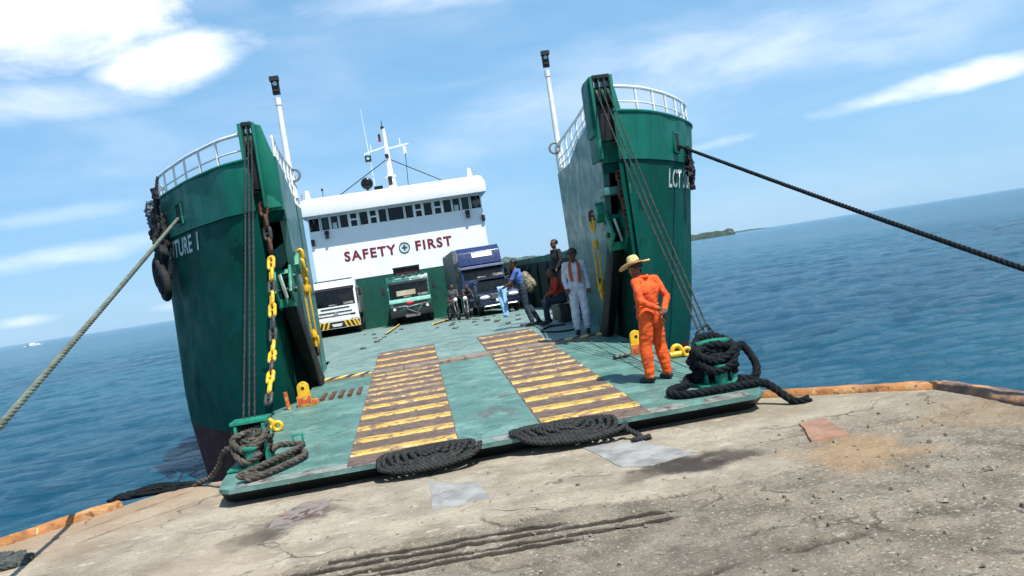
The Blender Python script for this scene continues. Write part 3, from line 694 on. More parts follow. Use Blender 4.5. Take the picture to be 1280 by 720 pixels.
    sb(mb, 'inner_railing', white_rail, bow)
    # lamp post
    py = yend - .15; px = xi1 + side * .10; ptop = 7.05 if side < 0 else 7.25
    mb = MB().use(white_rail).cyl((px, py, 3.9), (px, py, ptop - .45), .085, .055, 14).cyl((px, py, ptop - .46), (px, py, ptop - .3), .07, .07, 12)
    mb.cyl((px, py, 4.5), (px, py, 5.0), .11, .11, 14)
    mb.use(black_paint).box((px, py - .03, ptop - .05), (.16, .10, .36)).box((px, py - .10, ptop + .10), (.20, .14, .10)).box((px, py - .09, ptop - .15), (.12, .04, .05))
    mb.use(emblem_pale).cyl((px, py - .085, ptop + .0), (px, py - .10, ptop + .0), .05, n=12)
    pole = sb(mb, 'lamp_post', None, ship)
    mb = MB().tube([(px + (.09 if side < 0 else -.12) + .13 * math.cos(a), py - .1, 5.0 + .13 * math.sin(a)) for a in [i * .35 for i in range(18)]], .028, 8, closed=True)
    sb(mb, 'coiled_hose_ring', mat('grey_ring', (.16, .17, .17), .6), pole)

# ramp
ramp = thing('ramp'); ramp.parent = ship
def rr(mb, name, m=None, parent=ramp, bevel=0, smooth=35): return sb(mb, name, m, parent, bevel, smooth)
RP = [(-2.46, 9.66), (-2.60, 9.78), (-2.64, 10.15), (-2.74, 14.3), (-2.32, 15.0), (-2.25, 16.84), (3.90, 16.84), (3.95, 15.0), (4.13, 14.3), (4.13, 10.2), (4.06, 9.80), (3.90, 9.66)]
mb = MB(); n = len(RP)
mb.use(ramp_mat); vs = [(x, y, rampz(y)) for x, y in RP] + [(x, y, rampz(y) - .05) for x, y in RP]
mb.add(vs, [tuple(range(n))]); mb.use(ramp_mat).add(vs, [(i, (i + 1) % n, n + (i + 1) % n, n + i) for i in range(n)])
mb.use(black_gear).add([(x, y + (.03 if y < 10 else 0), rampz(y) - .05) for x, y in RP] + [(x, y + (.35 if y < 11 else 0), rampz(y) - (.26 if y < 11 else .5)) for x, y in RP], [tuple(range(n, 2 * n))[::-1]] + [(i, (i + 1) % n, n + (i + 1) % n, n + i) for i in range(n)])
rr(mb, 'ramp_plate', None, smooth=30)
LANES = [(-1.125, .22), (1.26, 2.58)]
for (xa, xb) in LANES:
    mb = MB(); zz = .004
    mb.add([(xa, 9.68, rampz(9.68) + zz), (xb, 9.68, rampz(9.68) + zz), (xb, 16.5, rampz(16.5) + zz), (xa, 16.5, rampz(16.5) + zz)], [(0, 1, 2, 3)])
    mb.add([(xa, 17.1, deckz(17.1) + zz + .004), (xb, 17.1, deckz(17.1) + zz + .004), (xb, 20.0, deckz(20) + zz + .004), (xa, 20.0, deckz(20) + zz + .004)], [(0, 1, 2, 3)])
    lane = rr(mb, 'wheel_lane', lane_brown)
    for bi, (y, w) in enumerate(((10.16, .30), (10.82, .31), (11.54, .33), (12.30, .33), (13.03, .30), (13.62, .25), (14.20, .24), (14.70, .23), (15.22, .23), (15.78, .23), (16.26, .20), (17.45, .34), (18.45, .38), (19.45, .3))):
        zf = rampz if y < 16.6 else deckz; w *= .80
        mb = MB(); nseg = 22; vs = []
        for i in range(nseg + 1):
            x = xa + .015 + (xb - xa - .03) * i / nseg
            y0 = y + .016 * noise.noise(Vector((x * 7, y * 3, 1))); y1 = y + w + .02 * noise.noise(Vector((x * 7, y * 3, 5)))
            vs += [(x, y0, zf(y0) + .004), (x, y0 + .015, zf(y0) + .024), (x, y1 - .03, zf(y1) + .018), (x, y1, zf(y1) + .005)]
        mb.add(vs, [(i * 4 + j, i * 4 + j + 1, i * 4 + j + 5, i * 4 + j + 4) for i in range(nseg) for j in range(3)] + [(0, 1, 2, 3), (nseg * 4 + 3, nseg * 4 + 2, nseg * 4 + 1, nseg * 4)])
        rr(mb, 'tread_bar', yellow_bar if (bi < 5 or 10 < bi < 13) else yellow_worn, lane)
# sill and hazard strips
mb = MB().b2(-2.24, 3.90, 16.55, 17.02, .50, .592); rr(mb, 'hinge_sill', sill_mat, ramp, .01)
for x in (-.5, .75, 1.6): rr(MB().b2(x, x + .012, 16.54, 17.03, .56, .596), 'sill_joint', black_gear)
haz_y = mat('hazard_yellow', (.66, .50, .10), .6, var=.2, vscale=8, stains=(((.06, .05, .04), .58, .66, 9, (1, 1, 1)),)); k = 0
for (xa, xb) in ((-2.24, -1.15), (2.62, 3.90)):
    mb = MB(); x = xa
    while x < xb - .05:
        mb.use(haz_y if k % 2 == 0 else black_paint); x2 = min(x + .17, xb); s = .14
        mb.add([(x, 16.57, .597), (x2, 16.57, .597), (min(x2 + s, xb), 17.0, .597), (min(x + s, xb), 17.0, .597)], [(0, 1, 2, 3)]); x += .17; k += 1
    rr(mb, 'hazard_stripes', None)
# surface ridges on the right and left margins
for x in (3.25, 3.45, 3.65, 3.85): rr(MB().bar((x, 12.0, rampz(12.0) + .006), (x, 16.4, rampz(16.4) + .006), .035, .016), 'deck_ridge', ramp_mat)
for k in range(5): rr(MB().b2(-1.95 + k * .16, -1.88 + k * .16, 14.5, 15.3, rampz(14.9) - .02, rampz(14.9) + .03), 'grip_cleat', rust_chain)
# worn steel lip
mb = MB().use(mat('worn_steel_lip', (.20, .21, .19), .5, var=.35, vscale=5, bump=.3, stains=(((.09, .05, .035), .5, .66, 7, (1, 1, 1)), ((.10, .24, .20), .55, .64, 3, (1, 1, 1)))))
mb.add([(-2.40, 9.665, rampz(9.67) + .004), (3.86, 9.665, rampz(9.67) + .004), (3.86, 9.95, rampz(9.95) + .003), (-2.40, 9.90, rampz(9.90) + .003)], [(0, 1, 2, 3)])
lip = rr(mb, 'worn_lip', None)
# lifting eyes (yellow over red primer), pins
for k, (ex, ey) in enumerate(((-2.17, 14.35), (3.60, 13.85))):
    mb = MB(); z0 = rampz(ey)
    poly = [(-.11, 0), (-.10, .26)] + [(.10 * math.cos(a), .32 + .10 * math.sin(a)) for a in [math.pi - i * math.pi / 10 for i in range(11)]] + [(.11, 0)]
    hole = [(.035 * math.cos(i * math.pi / 5), .32 + .035 * math.sin(i * math.pi / 5)) for i in range(10)]
    mb.use(yellow_chain).prism(poly, .07, (ex, ey - .035, z0)); mb.use(interior_dark).cyl((ex, ey - .04, z0 + .31), (ex, ey + .04, z0 + .31), .035, n=14)
    mb.use(orange_paint).box((ex, ey - .04, z0 + .09), (.24, .08, .18)).box((ex + .17, ey - .02, z0 + .05), (.10, .09, .10))
    rr(mb, 'lifting_eye', None, ramp, .006)
    mb = MB(); sgn = -1 if k == 0 else 1
    if k == 0: mb.cyl((ex - .27, ey - .1, z0), (ex - .29, ey - .1, z0 + .30), .035, n=10)
    else: mb.box((ex - .30, ey - .1, z0 + .03), (.34, .06, .05)).cyl((ex - .45, ey - .15, z0 + .03), (ex - .20, ey - .15, z0 + .05), .03)
    rr(mb, 'locking_pin', orange_paint if k == 0 else mat('grey_pin', (.10, .09, .08), .6))
    # yellow shackle on the chain end
    sx_, sy_ = (-2.50, 12.6) if k == 0 else (4.0, 12.9); z1 = rampz(sy_)
    mb = MB(); mb.tube([(sx_ + .08 * math.cos(a), sy_, z1 + .11 + .085 * math.sin(a)) for a in [i * math.pi / 8 - .4 for i in range(12)]], .038, 8)
    mb.cyl((sx_ - .13, sy_, z1 + .06), (sx_ + .13, sy_, z1 + .06), .05, n=12); mb.tube([(sx_ + .15 + .06 * math.cos(a), sy_ - .05, z1 + .08 + .06 * math.sin(a)) for a in [i * math.pi / 6 for i in range(12)]], .03, 8, closed=True)
    rr(mb, 'shackle', yellow_chain)

# chains with studded links
def chain(pts, L, w, r, ms, name, parent, twist=0):
    P = resample(pts, .01); cum = [0]
    for a, b in zip(P, P[1:]): cum.append(cum[-1] + (b - a).length)
    mb = MB(); s = L / 2; i = 0; k = 0; pitch = L - 2.3 * r
    while s < cum[-1] - L / 2:
        while cum[i] < s: i += 1
        p = P[i]; t = (P[min(i + 3, len(P) - 1)] - P[max(i - 3, 0)]).normalized(); u = t.orthogonal().normalized()
        u = Vector((1, 0, 0)) - t * t.x; u = u.normalized(); w_ = t.cross(u)
        if k % 2: u, w_ = w_, u
        a_ = (R(25) + twist) * (1 if k % 2 else 1); u2 = u * math.cos(a_) + w_ * math.sin(a_)
        path = []
        hw = w / 2 - r; hl = L / 2 - r
        for j in range(20):
            a = 2 * math.pi * j / 20; cx = math.cos(a); cy = math.sin(a)
            path.append(p + u2 * (hw * cx) + t * ((hl - hw) * (1 if cy > 0 else -1) + hw * cy))
        mb.use(ms[k % len(ms)]); mb.tube(path, r, 8, closed=True); mb.cyl(p - u2 * hw, p + u2 * hw, r * .7, n=8)
        s += pitch; k += 1
    return sb(mb, name, None, parent)
YC, RC, DC = yellow_chain, rust_chain, dark_chain
bl, br = bows[-1][2], bows[1][2]
chain([(-2.42, 14.85, 4.08), (-2.40, 14.75, 3.0)], .30, .19, .036, [RC, RC, DC], 'anchor_chain', bl)
chain([(-2.40, 14.72, 3.1), (-2.46, 13.9, 1.6), (-2.50, 12.7, .62)], .30, .165, .030, [YC, YC, DC, YC, YC, DC, DC], 'anchor_chain', bl)
chain([(-2.10, 16.2, 3.25), (-2.08, 16.25, 2.9), (-2.10, 16.5, 2.3)], .26, .17, .034, [YC], 'stay_chain', bl)
chain([(-2.10, 16.5, 1.55), (-2.12, 16.55, 1.0)], .26, .17, .034, [YC, RC], 'stay_chain', bl)
chain([(4.06, 15.0, 3.75), (4.04, 14.95, 3.3), (4.10, 14.9, 2.35)], .24, .15, .028, [RC, DC, RC, RC], 'anchor_chain', br)
chain([(3.74, 16.3, 3.15), (3.70, 16.3, 2.7)], .26, .17, .034, [RC, YC], 'stay_chain', br)
chain([(3.72, 16.45, 1.75), (3.76, 16.5, 1.15)], .26, .17, .034, [RC, YC], 'stay_chain', br)
for side in (-1, 1):
    b = bows[side][2]; x = -2.10 if side < 0 else 3.71
    mb = MB(); y, z0, z1 = 16.42, 1.55, 2.45           # turnbuckle bars
    for dx in (-.045, .045): mb.bar((x + dx, y, z0), (x + dx, y - .1, z1), .03, .04)
    mb.cyl((x, y - .1, z1 - .05), (x, y - .1, z1 + .08), .06, n=12).cyl((x, y, z0 - .06), (x, y, z0 + .06), .06, n=12).cyl((x, y, z0 - .25), (x, y, z0 + .1), .025, n=8)
    sb(mb, 'turnbuckle', YC, b, .004)
# securing gear in the recess: bracket, latch head, black ram
for side in (-1, 1):
    b = bows[side][2]; s = side
    if side < 0:
        mb = MB(); mb.add([(-2.58, 15.6, 3.18), (-2.16, 15.5, 3.42), (-2.12, 15.6, 3.15), (-2.52, 15.7, 2.78), (-2.58, 16.0, 3.18), (-2.16, 15.9, 3.42), (-2.12, 16.0, 3.15), (-2.52, 16.1, 2.78)],
                          [(0, 1, 2, 3), (4, 7, 6, 5), (0, 4, 5, 1), (1, 5, 6, 2), (2, 6, 7, 3), (3, 7, 4, 0)])
        sb(mb, 'stop_bracket', inner_paint, b, .01)
        cx, cz = -2.36, 2.52
    else:
        mb = MB(); mb.box((3.98, 15.3, 3.38), (.46, .5, .14)).box((4.19, 15.2, 3.36), (.05, .6, .20))
        sb(mb, 'stop_bracket', inner_paint, b, .01)
        cx, cz = 3.98, 2.62
    mb = MB().use(green_gear)
    M1 = Matrix.Rotation(R(-38), 3, 'X')
    for dx in (-.15, .13): mb.box((cx + dx, 15.55, cz), (.05, .55, .62), M=M1)
    mb.box((cx, 15.7, cz + .18), (.26, .40, .10), M=M1).box((cx, 15.45, cz - .28), (.30, .10, .16))
    mb.box((cx - s * .20, 15.8, cz + .42), (.18, .3, .28), M=M1)
    mb.use(black_gear).cyl((cx - .22, 15.45, cz - .05), (cx + .22, 15.45, cz - .05), .055, n=14).cyl((cx - .2, 15.6, cz + .2), (cx + .2, 15.6, cz + .2), .045, n=12)
    mb.use(mat('grey_steel_bright', (.38, .44, .42), .4, var=.3)).bar((cx - .05, 15.35, cz + .25), (cx + .03, 15.3, cz - .2), .05, .05).cyl((cx - .24, 15.42, cz - .05), (cx - .27, 15.42, cz - .05), .035, n=10)
    sb(mb, 'latch', None, b, .006)
    mb = MB(); e = (-2.16, 16.45, .60) if side < 0 else (3.70, 16.5, .60)
    mb.bar((cx, 15.55, cz - .25), e, .20, .22); mb.bar((cx - s * .13, 15.6, cz - .3), (e[0] - s * .06, e[1] - .1, e[2]), .05, .26)
    sb(mb, 'hydraulic_ram', black_gear, b, .008)

# ramp corner fairleads with wound rope
def gear(cx, cy, name_label, flip):
    z = rampz(cy); mb = MB().use(green_gear)
    for dx in (-.17, .17): mb.prism([(-.20, 0), (-.15, .52), (.12, .58), (.22, .45), (.26, 0)], .035, (cx + dx - .0175, cy, z), ax=(1, 2), th=0)
    mb.box((cx, cy + .02, z + .56), (.46, .34, .04)); mb.box((cx, cy, z + .012), (.62, .62, .024))
    mb.cyl((cx - .24, cy, z + .34), (cx + .24, cy, z + .34), .06, n=16).cyl((cx, cy - .26, z), (cx, cy - .26, z + .24), .085, n=16).cyl((cx, cy - .26, z + .24), (cx, cy - .26, z + .27), .11, n=16)
    mb.use(cable_mat).cyl((cx - .06, cy, z + .34), (cx + .06, cy, z + .34), .17, n=20)
    rr(mb, 'fairlead', None, ramp, .004)
gear(-2.33, 10.72, '', 0); gear(3.80, 10.75, '', 0)
mb = MB().tube([(3.66, 11.0, rampz(11) + .40), (3.70, 10.95, rampz(11) + .66), (3.86, 10.9, rampz(11) + .76), (3.98, 10.9, rampz(11) + .55)], .014, 8); rr(mb, 'cable_guard', black_gear)
mb = MB().tube([(-1.98, 11.5, rampz(11.5)), (-1.98, 11.5, rampz(11.5) + .12), (-1.85, 11.5, rampz(11.5) + .12), (-1.85, 11.5, rampz(11.5))], .018, 8); rr(mb, 'deck_lug', green_gear)

# lashing rings and cleats scattered on the car deck
random.seed(3); ring_m = mat('lashing_steel', (.09, .07, .05), .7, var=.5, vscale=20)
ring_me = MB().tube([(.06 * math.cos(a), .05 * math.sin(a), .022 + .01 * math.sin(a * 2)) for a in [i * math.pi / 6 for i in range(12)]], .016, 6, closed=True).box((0, .05, .012), (.10, .05, .024)).build('tmp_ring', ring_m)
for row, (xa, ya, xb, yb, n_) in enumerate([(-1.6, 22.5, -.9, 34, 5), (2.6, 22, 1.9, 33, 7), (1.0, 25, 4.0, 24.3, 6), (-1.3, 26, -2.4, 36, 4), (.6, 29, 3.4, 28.5, 6), (1.2, 32, 2.8, 31.5, 5)]):
    for k in range(n_):
        t = k / (n_ - 1); x = xa + (xb - xa) * t + random.uniform(-.12, .12); y = ya + (yb - ya) * t + random.uniform(-.6, .6)
        o = bpy.data.objects.new('lashing_ring', ring_me.data); COL.objects.link(o); o.parent = deck; o.location = (x - SHO.x, y - SHO.y, deckz(y) - SHO.z); o.rotation_euler.z = random.uniform(0, 3); q_ = random.uniform(.8, 1.4); o.scale = (q_, q_, q_)
bpy.data.objects.remove(ring_me)
for (xa, ya, xb, yb) in ((-1.15, 42.2, -1.35, 30.5), (1.4, 37.6, .4, 33)):
    chain([(xa, ya, deckz(ya) + .05), ((xa + xb) / 2, (ya + yb) / 2, deckz((ya + yb) / 2) + .03), (xb, yb, deckz(yb) + .03)], .22, .13, .025, [rust_chain, yellow_chain], 'lashing_chain', deck)

# superstructure
HX0, HX1, HY = -5.62, 4.66, 49.0
CXH = -.48
mb = MB().use(white_paint)
house = thing('superstructure'); house.parent = ship
def hh(mb, name, m=None, bevel=0, smooth=35, parent=house): return sb(mb, name, m, parent, bevel, smooth)
mb = MB().b2(HX0, HX1, HY, HY + 8, 2.97, 6.02).b2(HX0, HX1, HY + .55, HY + 8, 6.02, 6.95); hh(mb, 'front_wall', white_paint)
mb = MB().b2(HX0 + .02, HX1 - .02, HY + .015, HY + 8, -1.5, 2.967); hh(mb, 'lower_wall', green_wall)
mb = MB().prism([(HX0 - .30, 6.92), (HX0 - .30, 7.5), (HX0 - .10, 7.84), (HX0 + .1, 7.90), (HX1 - .1, 7.90), (HX1 + .12, 7.84), (HX1 + .30, 7.5), (HX1 + .30, 6.92)], 9.05, (0, HY - .85, 0)); hh(mb, 'roof_visor', white_paint, .03)
wt = 6.92; wb = 6.02
mb = MB().b2(HX0 - .0, HX1, HY + .10, HY + .50, wb - .02, wb + .02)
def window(xa, xb, kind):
    mb = MB().use(white_paint); f = .05
    mb.b2(xa, xa + f, HY - .01, HY + .08, wb, wt); mb.b2(xb - f, xb, HY - .01, HY + .08, wb, wt)
    mb.b2(xa + f, xb - f, HY + .0, HY + .07, wt - .10, wt); mb.b2(xa + f, xb - f, HY - .0, HY + .07, wb, wb + .06)
    if kind == 'framed': mb.b2(xa + f, xb - f, HY - .008, HY + .07, (wb + wt) / 2 - .05, (wb + wt) / 2 + .04); mb.b2(xa + f, xa + f + .06, HY - .006, HY + .07, wb, wt); mb.b2(xb - f - .06, xb - f, HY - .006, HY + .07, wb, wt)
    mb.use(glass_teal if kind == 'teal' else glass_dark)
    if kind != 'open': mb.b2(xa + f, xb - f, HY + .03, HY + .05, wb + .05, wt - .08)
    if kind == 'sash':
        mb.use(emblem_pale).b2(xa + .12, xb - .14, HY + .015, HY + .028, wb + .08, wb + .42)
    hh(mb, 'window', None)
for sgn in (-1, 1):
    for (a, b, k) in ((.52, 1.06, 'dark'), (1.06, 1.62, 'framed'), (1.62, 2.18, 'dark'), (2.20, 2.78, 'framed'), (2.78, 3.34, 'dark'), (3.36, 3.86, 'sash'), (3.88, 4.42, 'teal'), (4.46, 5.12, 'open')):
        xa, xb = CXH + sgn * a, CXH + sgn * b; window(min(xa, xb), max(xa, xb), k)
window(CXH - .50, CXH + .50, 'dark')
mb = MB().b2(HX0 + .02, HX1 - .02, HY + .5, HY + .54, wb, wt); hh(mb, 'wheelhouse_interior', interior_dark)
def sflat(txt, xc, z, size, m, name, off=.014):
    me = text_mesh(txt, size, .006, off, 1.22, 0)
    xs = [v.co.x for v in me.vertices]; w = (max(xs) + min(xs)) / 2
    for v in me.vertices:
        x, y, d = v.co; v.co = Vector((xc + x - w, HY - .012 - d, z + y)) - SHO
    return link(name, me, m, house)
sflat('SAFETY', -2.32, 4.10, .78, burgundy, 'safety_lettering', .026)
sflat('FIRST', 1.45, 4.12, .78, burgundy, 'first_lettering', .026)
mb = MB(); ex, ez = -.30, 4.38
mb.use(navy_line).tube([(ex + .30 * math.cos(a), HY - .015, ez + .30 * math.sin(a)) for a in [i * math.pi / 16 for i in range(32)]], .028, 6, closed=True)
mb.use(emblem_pale).cyl((ex, HY - .008, ez), (ex, HY - .002, ez), .28, n=32)
mb.use(navy_line).b2(ex - .16, ex + .16, HY - .022, HY - .011, ez - .05, ez + .05).b2(ex - .05, ex + .05, HY - .024, HY - .012, ez - .16, ez + .16)
hh(mb, 'cross_emblem')
for x in (HX0 + .13, HX1 - .05): hh(MB().b2(x - .10, x + .10, HY - .16, HY - .005, 5.25, 5.62), 'side_light', black_paint, .02)
for x in (HX0 + 1.0, HX1 - .95): hh(MB().b2(x - .12, x + .12, HY - .3, HY - .02, 5.80, 6.02).cyl((x, HY - .2, 5.55), (x, HY - .2, 5.82), .11, n=14), 'searchlight', black_paint, .01)
for x, s in ((HX0 + .25, 1), (HX1 - .45, -1)):
    hh(MB().use(white_paint).prism([(x - .14, 7.88), (x - .10, 8.5), (x + .06, 8.5), (x + .16, 7.88)], .25, (0, HY - .1, 0)).use(mat('grey_fitting', (.35, .37, .38), .5)).cyl((x - .3 * s, HY, 7.88), (x - .3 * s, HY, 8.25), .07, n=10).box((x - .34 * s, HY, 8.3), (.14, .14, .08)), 'roof_fitting')
# mast
mast = thing('mast'); mast.parent = ship; MX = -.45
def mm_(mb, name, m=None, smooth=35): return sb(mb, name, m, mast, 0, smooth)
mm_(MB().use(white_paint).cyl((MX, HY + .6, 7.85), (MX, HY + .6, 8.75), .30, .24, 14).cyl((MX, HY + .6, 8.72), (MX, HY + .6, 8.78), .34, .34, 14).cyl((MX, HY + .6, 8.75), (MX, HY + .6, 11.6), .19, .10, 14).use(black_paint).box((MX - .05, HY + .38, 8.45), (.24, .18, .50)).box((MX - .03, HY + .42, 9.95), (.22, .14, .22)), 'mast_pole')
mm_(MB().bar((MX - 1.35, HY + .6, 10.25), (MX - .05, HY + .6, 10.55), .09, .07).bar((MX + 1.35, HY + .6, 10.55), (MX + .05, HY + .6, 10.40), .09, .07).cyl((MX - .9, HY + .6, 10.4), (MX - .9, HY + .6, 10.75), .03).cyl((MX + .85, HY + .6, 10.5), (MX + .85, HY + .6, 10.95), .03), 'crossbar', white_paint)
mm_(MB().use(black_paint).box((MX - 1.15, HY + .55, 9.95), (.36, .2, .36)).use(emblem_pale).cyl((MX - 1.15, HY + .44, 9.95), (MX - 1.15, HY + .42, 9.95), .09), 'horn_speaker')
mm_(MB().use(white_paint).cyl((MX + 1.05, HY + .6, 10.0), (MX + 1.05, HY + .6, 10.4), .11), 'signal_lamp')
mm_(MB().use(black_paint).box((MX - .30, HY + .5, 11.15), (.14, .1, .30)).use(mat('red_lens', (.35, .02, .02), .4)).cyl((MX - .30, HY + .5, 10.85), (MX - .30, HY + .5, 11.0), .09).use(black_paint).cyl((MX - .05, HY + .6, 11.6), (MX - .05, HY + .6, 11.75), .10).cyl((MX - .05, HY + .6, 11.75), (MX - .05, HY + .6, 12.1), .025), 'masthead_light')
mm_(MB().tube([(MX - .12, HY + .6, 9.75), (MX - 3.4, HY + .6, 7.9)], .028, 6).tube([(MX + .12, HY + .6, 9.75), (MX + 3.3, HY + .6, 7.9)], .028, 6).tube([(MX + 1.1, HY + .6, 10.3), (MX + .95, HY + .6, 7.9)], .02, 6), 'mast_stay', cable_mat)
mm_(MB().use(white_paint).tube([(MX - 1.0, HY + .8, 7.9), (MX - 1.15, HY + .8, 13.0)], [.03, .012], 6), 'whip_antenna')
mm_(MB().use(glass_dark).ell((MX - 1.45, HY + .5, 8.50), (.36, .14, .36)).cyl((MX - 1.45, HY + .5, 7.9), (MX - 1.45, HY + .5, 8.3), .05).box((MX - 1.4, HY + .4, 7.98), (.36, .2, .16)).box((MX - .50 - .30, HY + .35, 8.10), (.5, .3, .26)), 'satellite_dish')
mm_(MB().cyl((MX - 4.1, HY + .5, 7.9), (MX - 4.1, HY + .5, 8.5), .02, n=6).box((MX - 4.1, HY + .5, 8.5), (.12, .1, .14)), 'small_aerial', black_paint)
#PART2
# ------------------------------------------------------------------ vehicles
def make_wheel(parent, x, y, r, w, m=None, name='wheel'):
    mb = MB().use(rubber); M = Matrix.Rotation(R(90), 3, 'Y')
    prof = [(r * .58, -w / 2), (r * .9, -w / 2), (r, -w * .32), (r, w * .32), (r * .9, w / 2), (r * .58, w / 2)]
    mb.lathe(prof, (0, 0, 0), 24, M)
    t = mb.build(name, rubber, parent, loc=(x, y, r))
    MB().use(m or chrome).lathe([(.001, -w * .30), (r * .3, -w * .30), (r * .52, -w * .10), (r * .6, -w * .42), (r * .6, w * .42), (r * .52, w * .10), (r * .3, w * .30), (.001, w * .30)], (0, 0, 0), 18, M).build('rim', None, t)
    return t
def mirror(parent, x, y, z, s):
    MB().use(black_paint).box((x, y, z), (.16, .09, .42)).tube([(x - s * .22, y + .05, z + .15), (x, y, z + .18)], .016, 6).tube([(x - s * .22, y + .05, z - .12), (x, y, z - .15)], .016, 6).build('mirror', None, parent, .01)
paint_w = mat('truck_white', (.78, .79, .79), .35, var=.05, coat=.3)
paint_t = mat('truck_teal', (.006, .105, .080), .35, var=.2, vscale=2, coat=.3, stains=(((.25, .55, .47), .56, .66, 3, (1, 1, 3)),))
paint_b = mat('truck_blue', (.010, .024, .10), .35, var=.05, coat=.3)
paint_k = mat('suv_dark_blue', (.010, .014, .035), .25, var=.1, coat=.5)
grey_box = mat('cargo_box_grey', (.13, .145, .14), .5, var=.15)
def truck(name, loc, rz, w, h, L, paint, roofcol, label, style):
    t = thing(name, loc, rz, label, 'truck'); hw = w / 2 - .04; wb = h * (.66 if style == 'blue' else .50) + .02; wt = h * (.91 if style == 'blue' else .845)
    MB().prism([(0, .52), (0, wb), (.16, wt), (.30, h * .97), (.55, h), (1.75, h), (1.80, .52)], 2 * hw, (-hw, 0, 0), ax=(1, 2), th=0).build('cab', paint, t, .035)
    sl = (.16) / (wt - wb)
    def fy(z): return -.012 + max(0, z - wb) * sl
    def fquad(mb, x0, x1, z0, z1, d=.0): return mb.add([(x0, fy(z0) - d, z0), (x1, fy(z0) - d, z0), (x1, fy(z1) - d, z1), (x0, fy(z1) - d, z1), (x0, fy(z0) + .06, z0), (x1, fy(z0) + .06, z0), (x1, fy(z1) + .06, z1), (x0, fy(z1) + .06, z1)], [(0, 1, 2, 3), (0, 4, 5, 1), (1, 5, 6, 2), (2, 6, 7, 3), (3, 7, 4, 0)])
    ws = fquad(MB(), -hw + .10, hw - .10, wb + .08, wt - .03).build('windscreen', glass_dark, t, .01)
    dm = mat('dash_clutter', (.20, .19, .17), .7, var=.6, vscale=9)
    fquad(MB(), -.3, .1, wb + .11, wb + .18, .006).build('dashboard_item', dm, ws); fquad(MB(), .45, .95, wb + .12, wb + .24, .006).build('dashboard_item', dm, ws)
    mb = MB().use(black_paint); fquad(mb, -hw + .06, hw - .06, wt - .02, wt + .10, .03); mb.build('sun_visor', roofcol, t)
    for s in (-1, 1):
        MB().tube([(s * .2, fy(wb + .1) - .01, wb + .10), (s * .2 + .45, fy(wb + .2) - .012, wb + .22)], .009, 5).build('wiper', black_paint, t)
        MB().prism([(.35, wb + .1), (.42, wt), (1.25, wt), (1.25, wb + .1)], .02, (s * hw - .01 + (.002 * s), 0, 0), ax=(1, 2), th=0).build('side_window', glass_dark, t)
        mirror(t, s * (hw + .20), .12, wt - .30, s)
        MB().box((s * (hw + .012), .8, 1.0), (.02, 1.0, .04)).build('door_trim', black_paint, t)
    # front
    if style == 'white':
        for k, (z, ww) in enumerate(((1.36, .80), (1.16, .92), (.98, 1.02))):
            fquad(MB(), -hw * ww * .80, hw * ww * .80, z, z + .055, .012).build('grille_slot', black_paint, t)
        MB().cyl((0, -.04, 1.10), (0, -.01, 1.10), .11, n=18).build('grille_badge', mat('badge_grey', (.35, .37, .40), .3, metal=.5), t)
        mb = MB().use(paint_w).b2(-hw - .02, hw + .02, -.14, .12, .74, .92); mb.use(black_paint).b2(-hw - .03, hw + .03, -.16, .12, .36, .735)
        bp = mb.build('bumper', None, t, .02)
        mb = MB().use(yellow_chain)
        for s in (-1, 1):
            for x in (.52, .74, .96, 1.12):
                d = s * .13; xs = s * x
                if abs(xs) < hw: mb.add([(xs - .05, -.164, .38), (xs + .05, -.164, .38), (xs + .05 - d, -.164, .72), (xs - .05 - d, -.164, .72)], [(0, 1, 2, 3)])
        mb.build('hazard_stripes', None, bp)
        MB().prism([(-.28, .60), (.28, .60), (.20, .46), (-.20, .46)], .02, (0, -.185, 0)).build('number_plate', plate_m, t)
        for s in (-1, 1): MB().box((s * (hw - .22), -.15, .83), (.34, .03, .12)).build('headlight', lamp_glass, t, .01)
        MB().box((.86, -.02, 1.0), (.24, .02, .10)).build('maker_lettering_strip', black_paint, t)
    elif style == 'teal':
        mb = MB().use(mat('pale_teal_band', (.30, .62, .54), .35, coat=.4)); fquad(mb, -hw + .02, hw - .02, wb - .14, wb + .06, .02); mb.build('front_band', None, t, .01)
        fquad(MB(), -hw + .2, hw - .2, .98, 1.10, .014).build('grille_slot', black_paint, t)
        mb = MB().use(chrome); fquad(mb, -hw + .08, hw - .5, .92, .97, .03)
        for k in range(14): mb.box((-hw + .5 + k * .11, -.05, .945), (.05, .03, .07))
        mb.build('chrome_strip', None, t)
        MB().use(black_paint).b2(-hw, hw, -.14, .1, .42, .74).b2(-hw - .02, hw + .02, -.05, .9, .40, .60).build('bumper', None, t, .02)
        for s in (-1, 1): MB().use(black_paint).box((s * (hw - .24), -.05, .84), (.40, .05, .20)).use(lamp_glass).cyl((s * (hw - .24), -.10, .84), (s * (hw - .24), -.06, .84), .075, n=16).build('headlight', None, t)
        mb = MB().use(mat('red_ribbon', (.45, .01, .015), .6)).ell((-.06, -.13, wb - .22), (.15, .07, .10)).ell((.10, -.13, wb - .20), (.10, .06, .07)).build('red_bow', None, t)
        MB().tube([(-.22, -.16, wb - .3), (-.20, -.2, .8), (.30, -.2, .52), (.62, -.16, .95)], .022, 6).tube([(-.4, -.17, .95), (-.1, -.19, .88), (.8, -.17, .98)], .016, 6).build('front_cable', chrome, t)
        MB().prism([(-.35, .50), (.45, .50), (.40, .36), (-.30, .36)], .02, (0, -.16, 0)).build('number_plate', mat('old_plate', (.16, .16, .15), .6), t)
